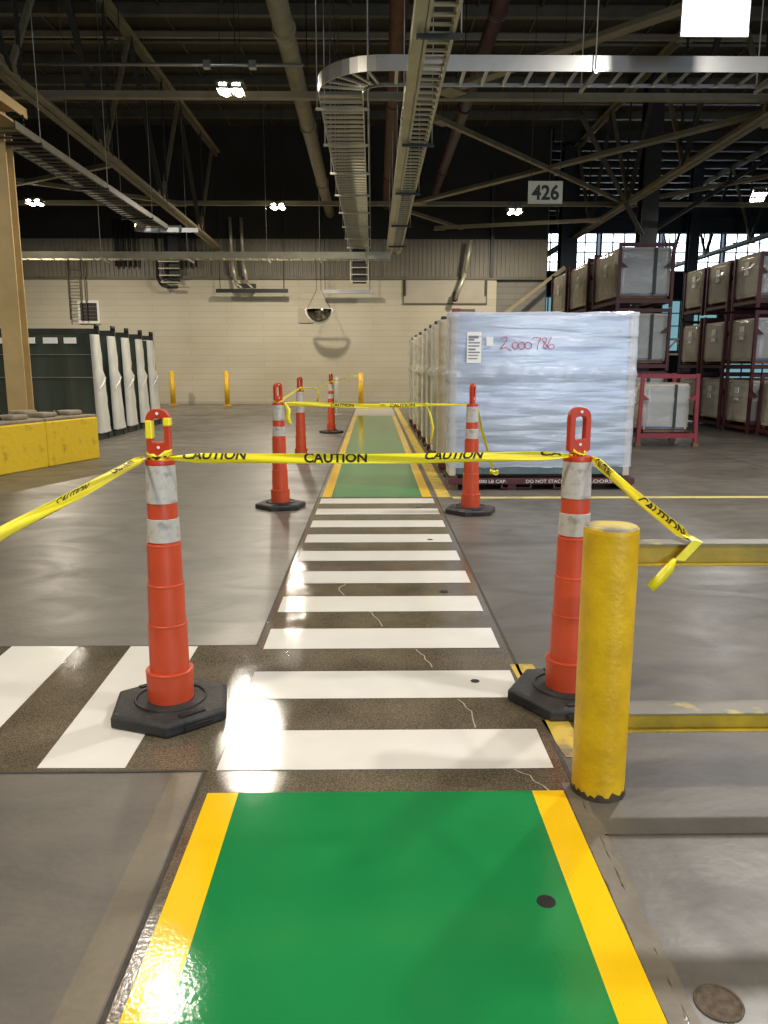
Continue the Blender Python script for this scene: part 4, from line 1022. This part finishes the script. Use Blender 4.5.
# ------------------------------------------------------------------ red racks with crates
def rack_unit(x0, x1, y0, y1, z0, h, label, m='red_dk', posts=True, lean=0.0, feet=False):
    t = thing('steel_rack', label, 'rack', ((x0+x1)/2, (y0+y1)/2, 0 if feet else z0), 0, 'stacking steel racks')
    e = .06
    for sx, x in ((1, x0), (-1, x1)):
        for yy in (y0+e/2, y1-e/2):
            MB().bar((x+sx*e/2, yy, z0), (x+sx*(e/2+lean), yy, z0+h), e, e).build('post', M[m], t)
            if feet: MB().b2(x+sx*e/2-.05, x+sx*e/2+.05, yy-.05, yy+.05, 0, z0).build('foot', M['timber'], t, bevel=.006)
    for yy in (y0+e/2, y1-e/2):
        MB().b2(x0+e, x1-e, yy-.03, yy+.03, z0+.09, z0+.17).build('base_beam', M[m], t)
        MB().b2(x0+e+lean, x1-e-lean, yy-.025, yy+.025, z0+h-.08, z0+h-.01).build('top_beam', M[m], t)
    for sx, x in ((1, x0), (-1, x1)):
        MB().b2(x+.01 if sx > 0 else x-e+.01, x+e-.01 if sx > 0 else x-.01, y0+e, y1-e, z0+.09, z0+.16).build('side_beam', M['red_dk' if not feet else m], t)
        xx = x+sx*e; zc = z0+.62*h
        MB().add([(xx, y0+.01, zc+.12),(xx+sx*.14, y0+.01, zc),(xx, y0+.01, zc),(xx, y0+.05, zc+.12),(xx+sx*.14, y0+.05, zc),(xx, y0+.05, zc)],
            [(0,2,1),(3,4,5),(0,1,4,3),(1,2,5,4),(2,0,3,5)]).build('corner_bracket', M[m], t)
    return t
def crate(x0, x1, y0, y1, z0, z1, label, seed, strap=False):
    t = thing('wrapped_crate', label, 'crate', ((x0+x1)/2, (y0+y1)/2, z0), 0, 'wrapped crates in the racks')
    MB().b2(x0+.03, x1-.03, y0+.03, y1-.03, z0+.06, z1-.03).build('glass_stack', M['crate_front'], t)
    MB().b2(x0, x0+.03, y0+.02, y1-.02, z0+.05, z1-.01).build('end_board', M['crate_side'], t, bevel=.004)
    MB().b2(x1-.03, x1, y0+.02, y1-.02, z0+.05, z1-.01).build('end_board', M['crate_side'], t, bevel=.004)
    MB().b2(x0+.01, x1-.01, y0+.01, y1-.01, z1-.03, z1+.02).build('lid_board', M['board'], t, bevel=.004)
    for yy in (y0+.05, y1-.15): MB().b2(x0+.02, x1-.02, yy, yy+.1, z0, z0+.06).build('bearer', M['timber'], t)
    wrap_shell(x0-.012, x1+.012, y0-.002, y1+.002, z0+.1, z1-.02, (z0+z1)/2+.15, M['film'], t, nx=8, nz=12, seed=seed, amp=.02)
    MB().b2(x0-.045, x0-.03, (y0+y1)/2-.09, (y0+y1)/2+.09, z0+.5, z0+.78).build('paper_label', M['paper'], t)
    if strap: MB().b2(x0+(x1-x0)*.66, x0+(x1-x0)*.72, y0-.035, y0-.02, z0+.08, z1).build('strap', M['steel_dk'], t)
    return t
# single A-frame rack on the floor in front
rack_unit(4.70, 5.79, 13.85, 15.0, .07, 1.22, 'bright red steel rack on the floor right of the marked pack', 'red', lean=.03, feet=True)
crate(4.85, 5.63, 13.97, 14.85, .25, 1.10, 'grey film wrapped glass crate held in the bright red floor rack', 90, True)
lv = ['ground', 'middle', 'top']; dp = ['front', 'second', 'rear']
Zs = (0.0, 1.29, 2.62)
for li, z in enumerate(Zs):
    for di, (ya, yb) in enumerate(((16.7, 18.6), (19.1, 20.9), (21.2, 22.9))):
        rack_unit(5.08, 6.25, ya, yb, z, 1.32 if li < 2 else 1.3, 'red rack on the %s level, %s in the stack behind the marked pack' % (lv[li], dp[di]), 'red_dk')
        crate(5.12, 6.2, ya+.085, yb-.085, z+.19, z+1.20, 'wrapped crate on the %s level, %s in the stack behind the marked pack' % (lv[li], dp[di]), li*5+di, True)
for li, z in enumerate((.0, 1.28, 2.60)):
    for di, (ya, yb) in enumerate(((16.35, 17.55), (17.75, 18.95), (19.1, 20.3))):
        rack_unit(7.86, 9.8, ya, yb, z, 1.27 if li < 2 else 1.1, 'maroon rack on the %s level, %s in the right stack' % (lv[li], dp[di]))
        crate(7.90, 9.76, ya+.085, yb-.085, z+.19, z+1.10, 'tan wrapped crate on the %s level, %s in the right stack' % (lv[li], dp[di]), 30+li*5+di)
rack_unit(7.86, 9.8, 14.6, 15.95, 0, 1.27, 'maroon ground rack standing alone in front of the right stack')
crate(7.90, 9.76, 14.69, 15.86, .19, 1.10, 'tan wrapped crate in the lone ground rack before the right stack', 77)
# white lattice girder seen between the stacks in the far hall
t = thing('lattice_girder', 'white lattice girder glimpsed between the two rack stacks', 'girder', (14, 38, 1.9))
for z in (1.9, 2.6): MB().b2(10, 24, 37.95, 38.05, z, z+.1).build('chord', M['mirror_rim'], t)
for k in range(14):
    MB().bar((10+k, 38, 2.0), (10.5+k, 38, 2.6), .08, .06).build('lattice_bar', M['mirror_rim'], t); MB().bar((10.5+k, 38, 2.6), (11+k, 38, 2.0), .08, .06).build('lattice_bar', M['mirror_rim'], t)
for x in (10.2, 23.8): MB().b2(x-.1, x+.1, 37.9, 38.1, 0, 1.9).build('leg', M['mirror_rim'], t)

# ------------------------------------------------------------------ world
w = bpy.data.worlds.new('World'); SC.world = w; w.use_nodes = True
w.node_tree.nodes['Background'].inputs[0].default_value = (.6, .75, 1, 1); w.node_tree.nodes['Background'].inputs[1].default_value = .3
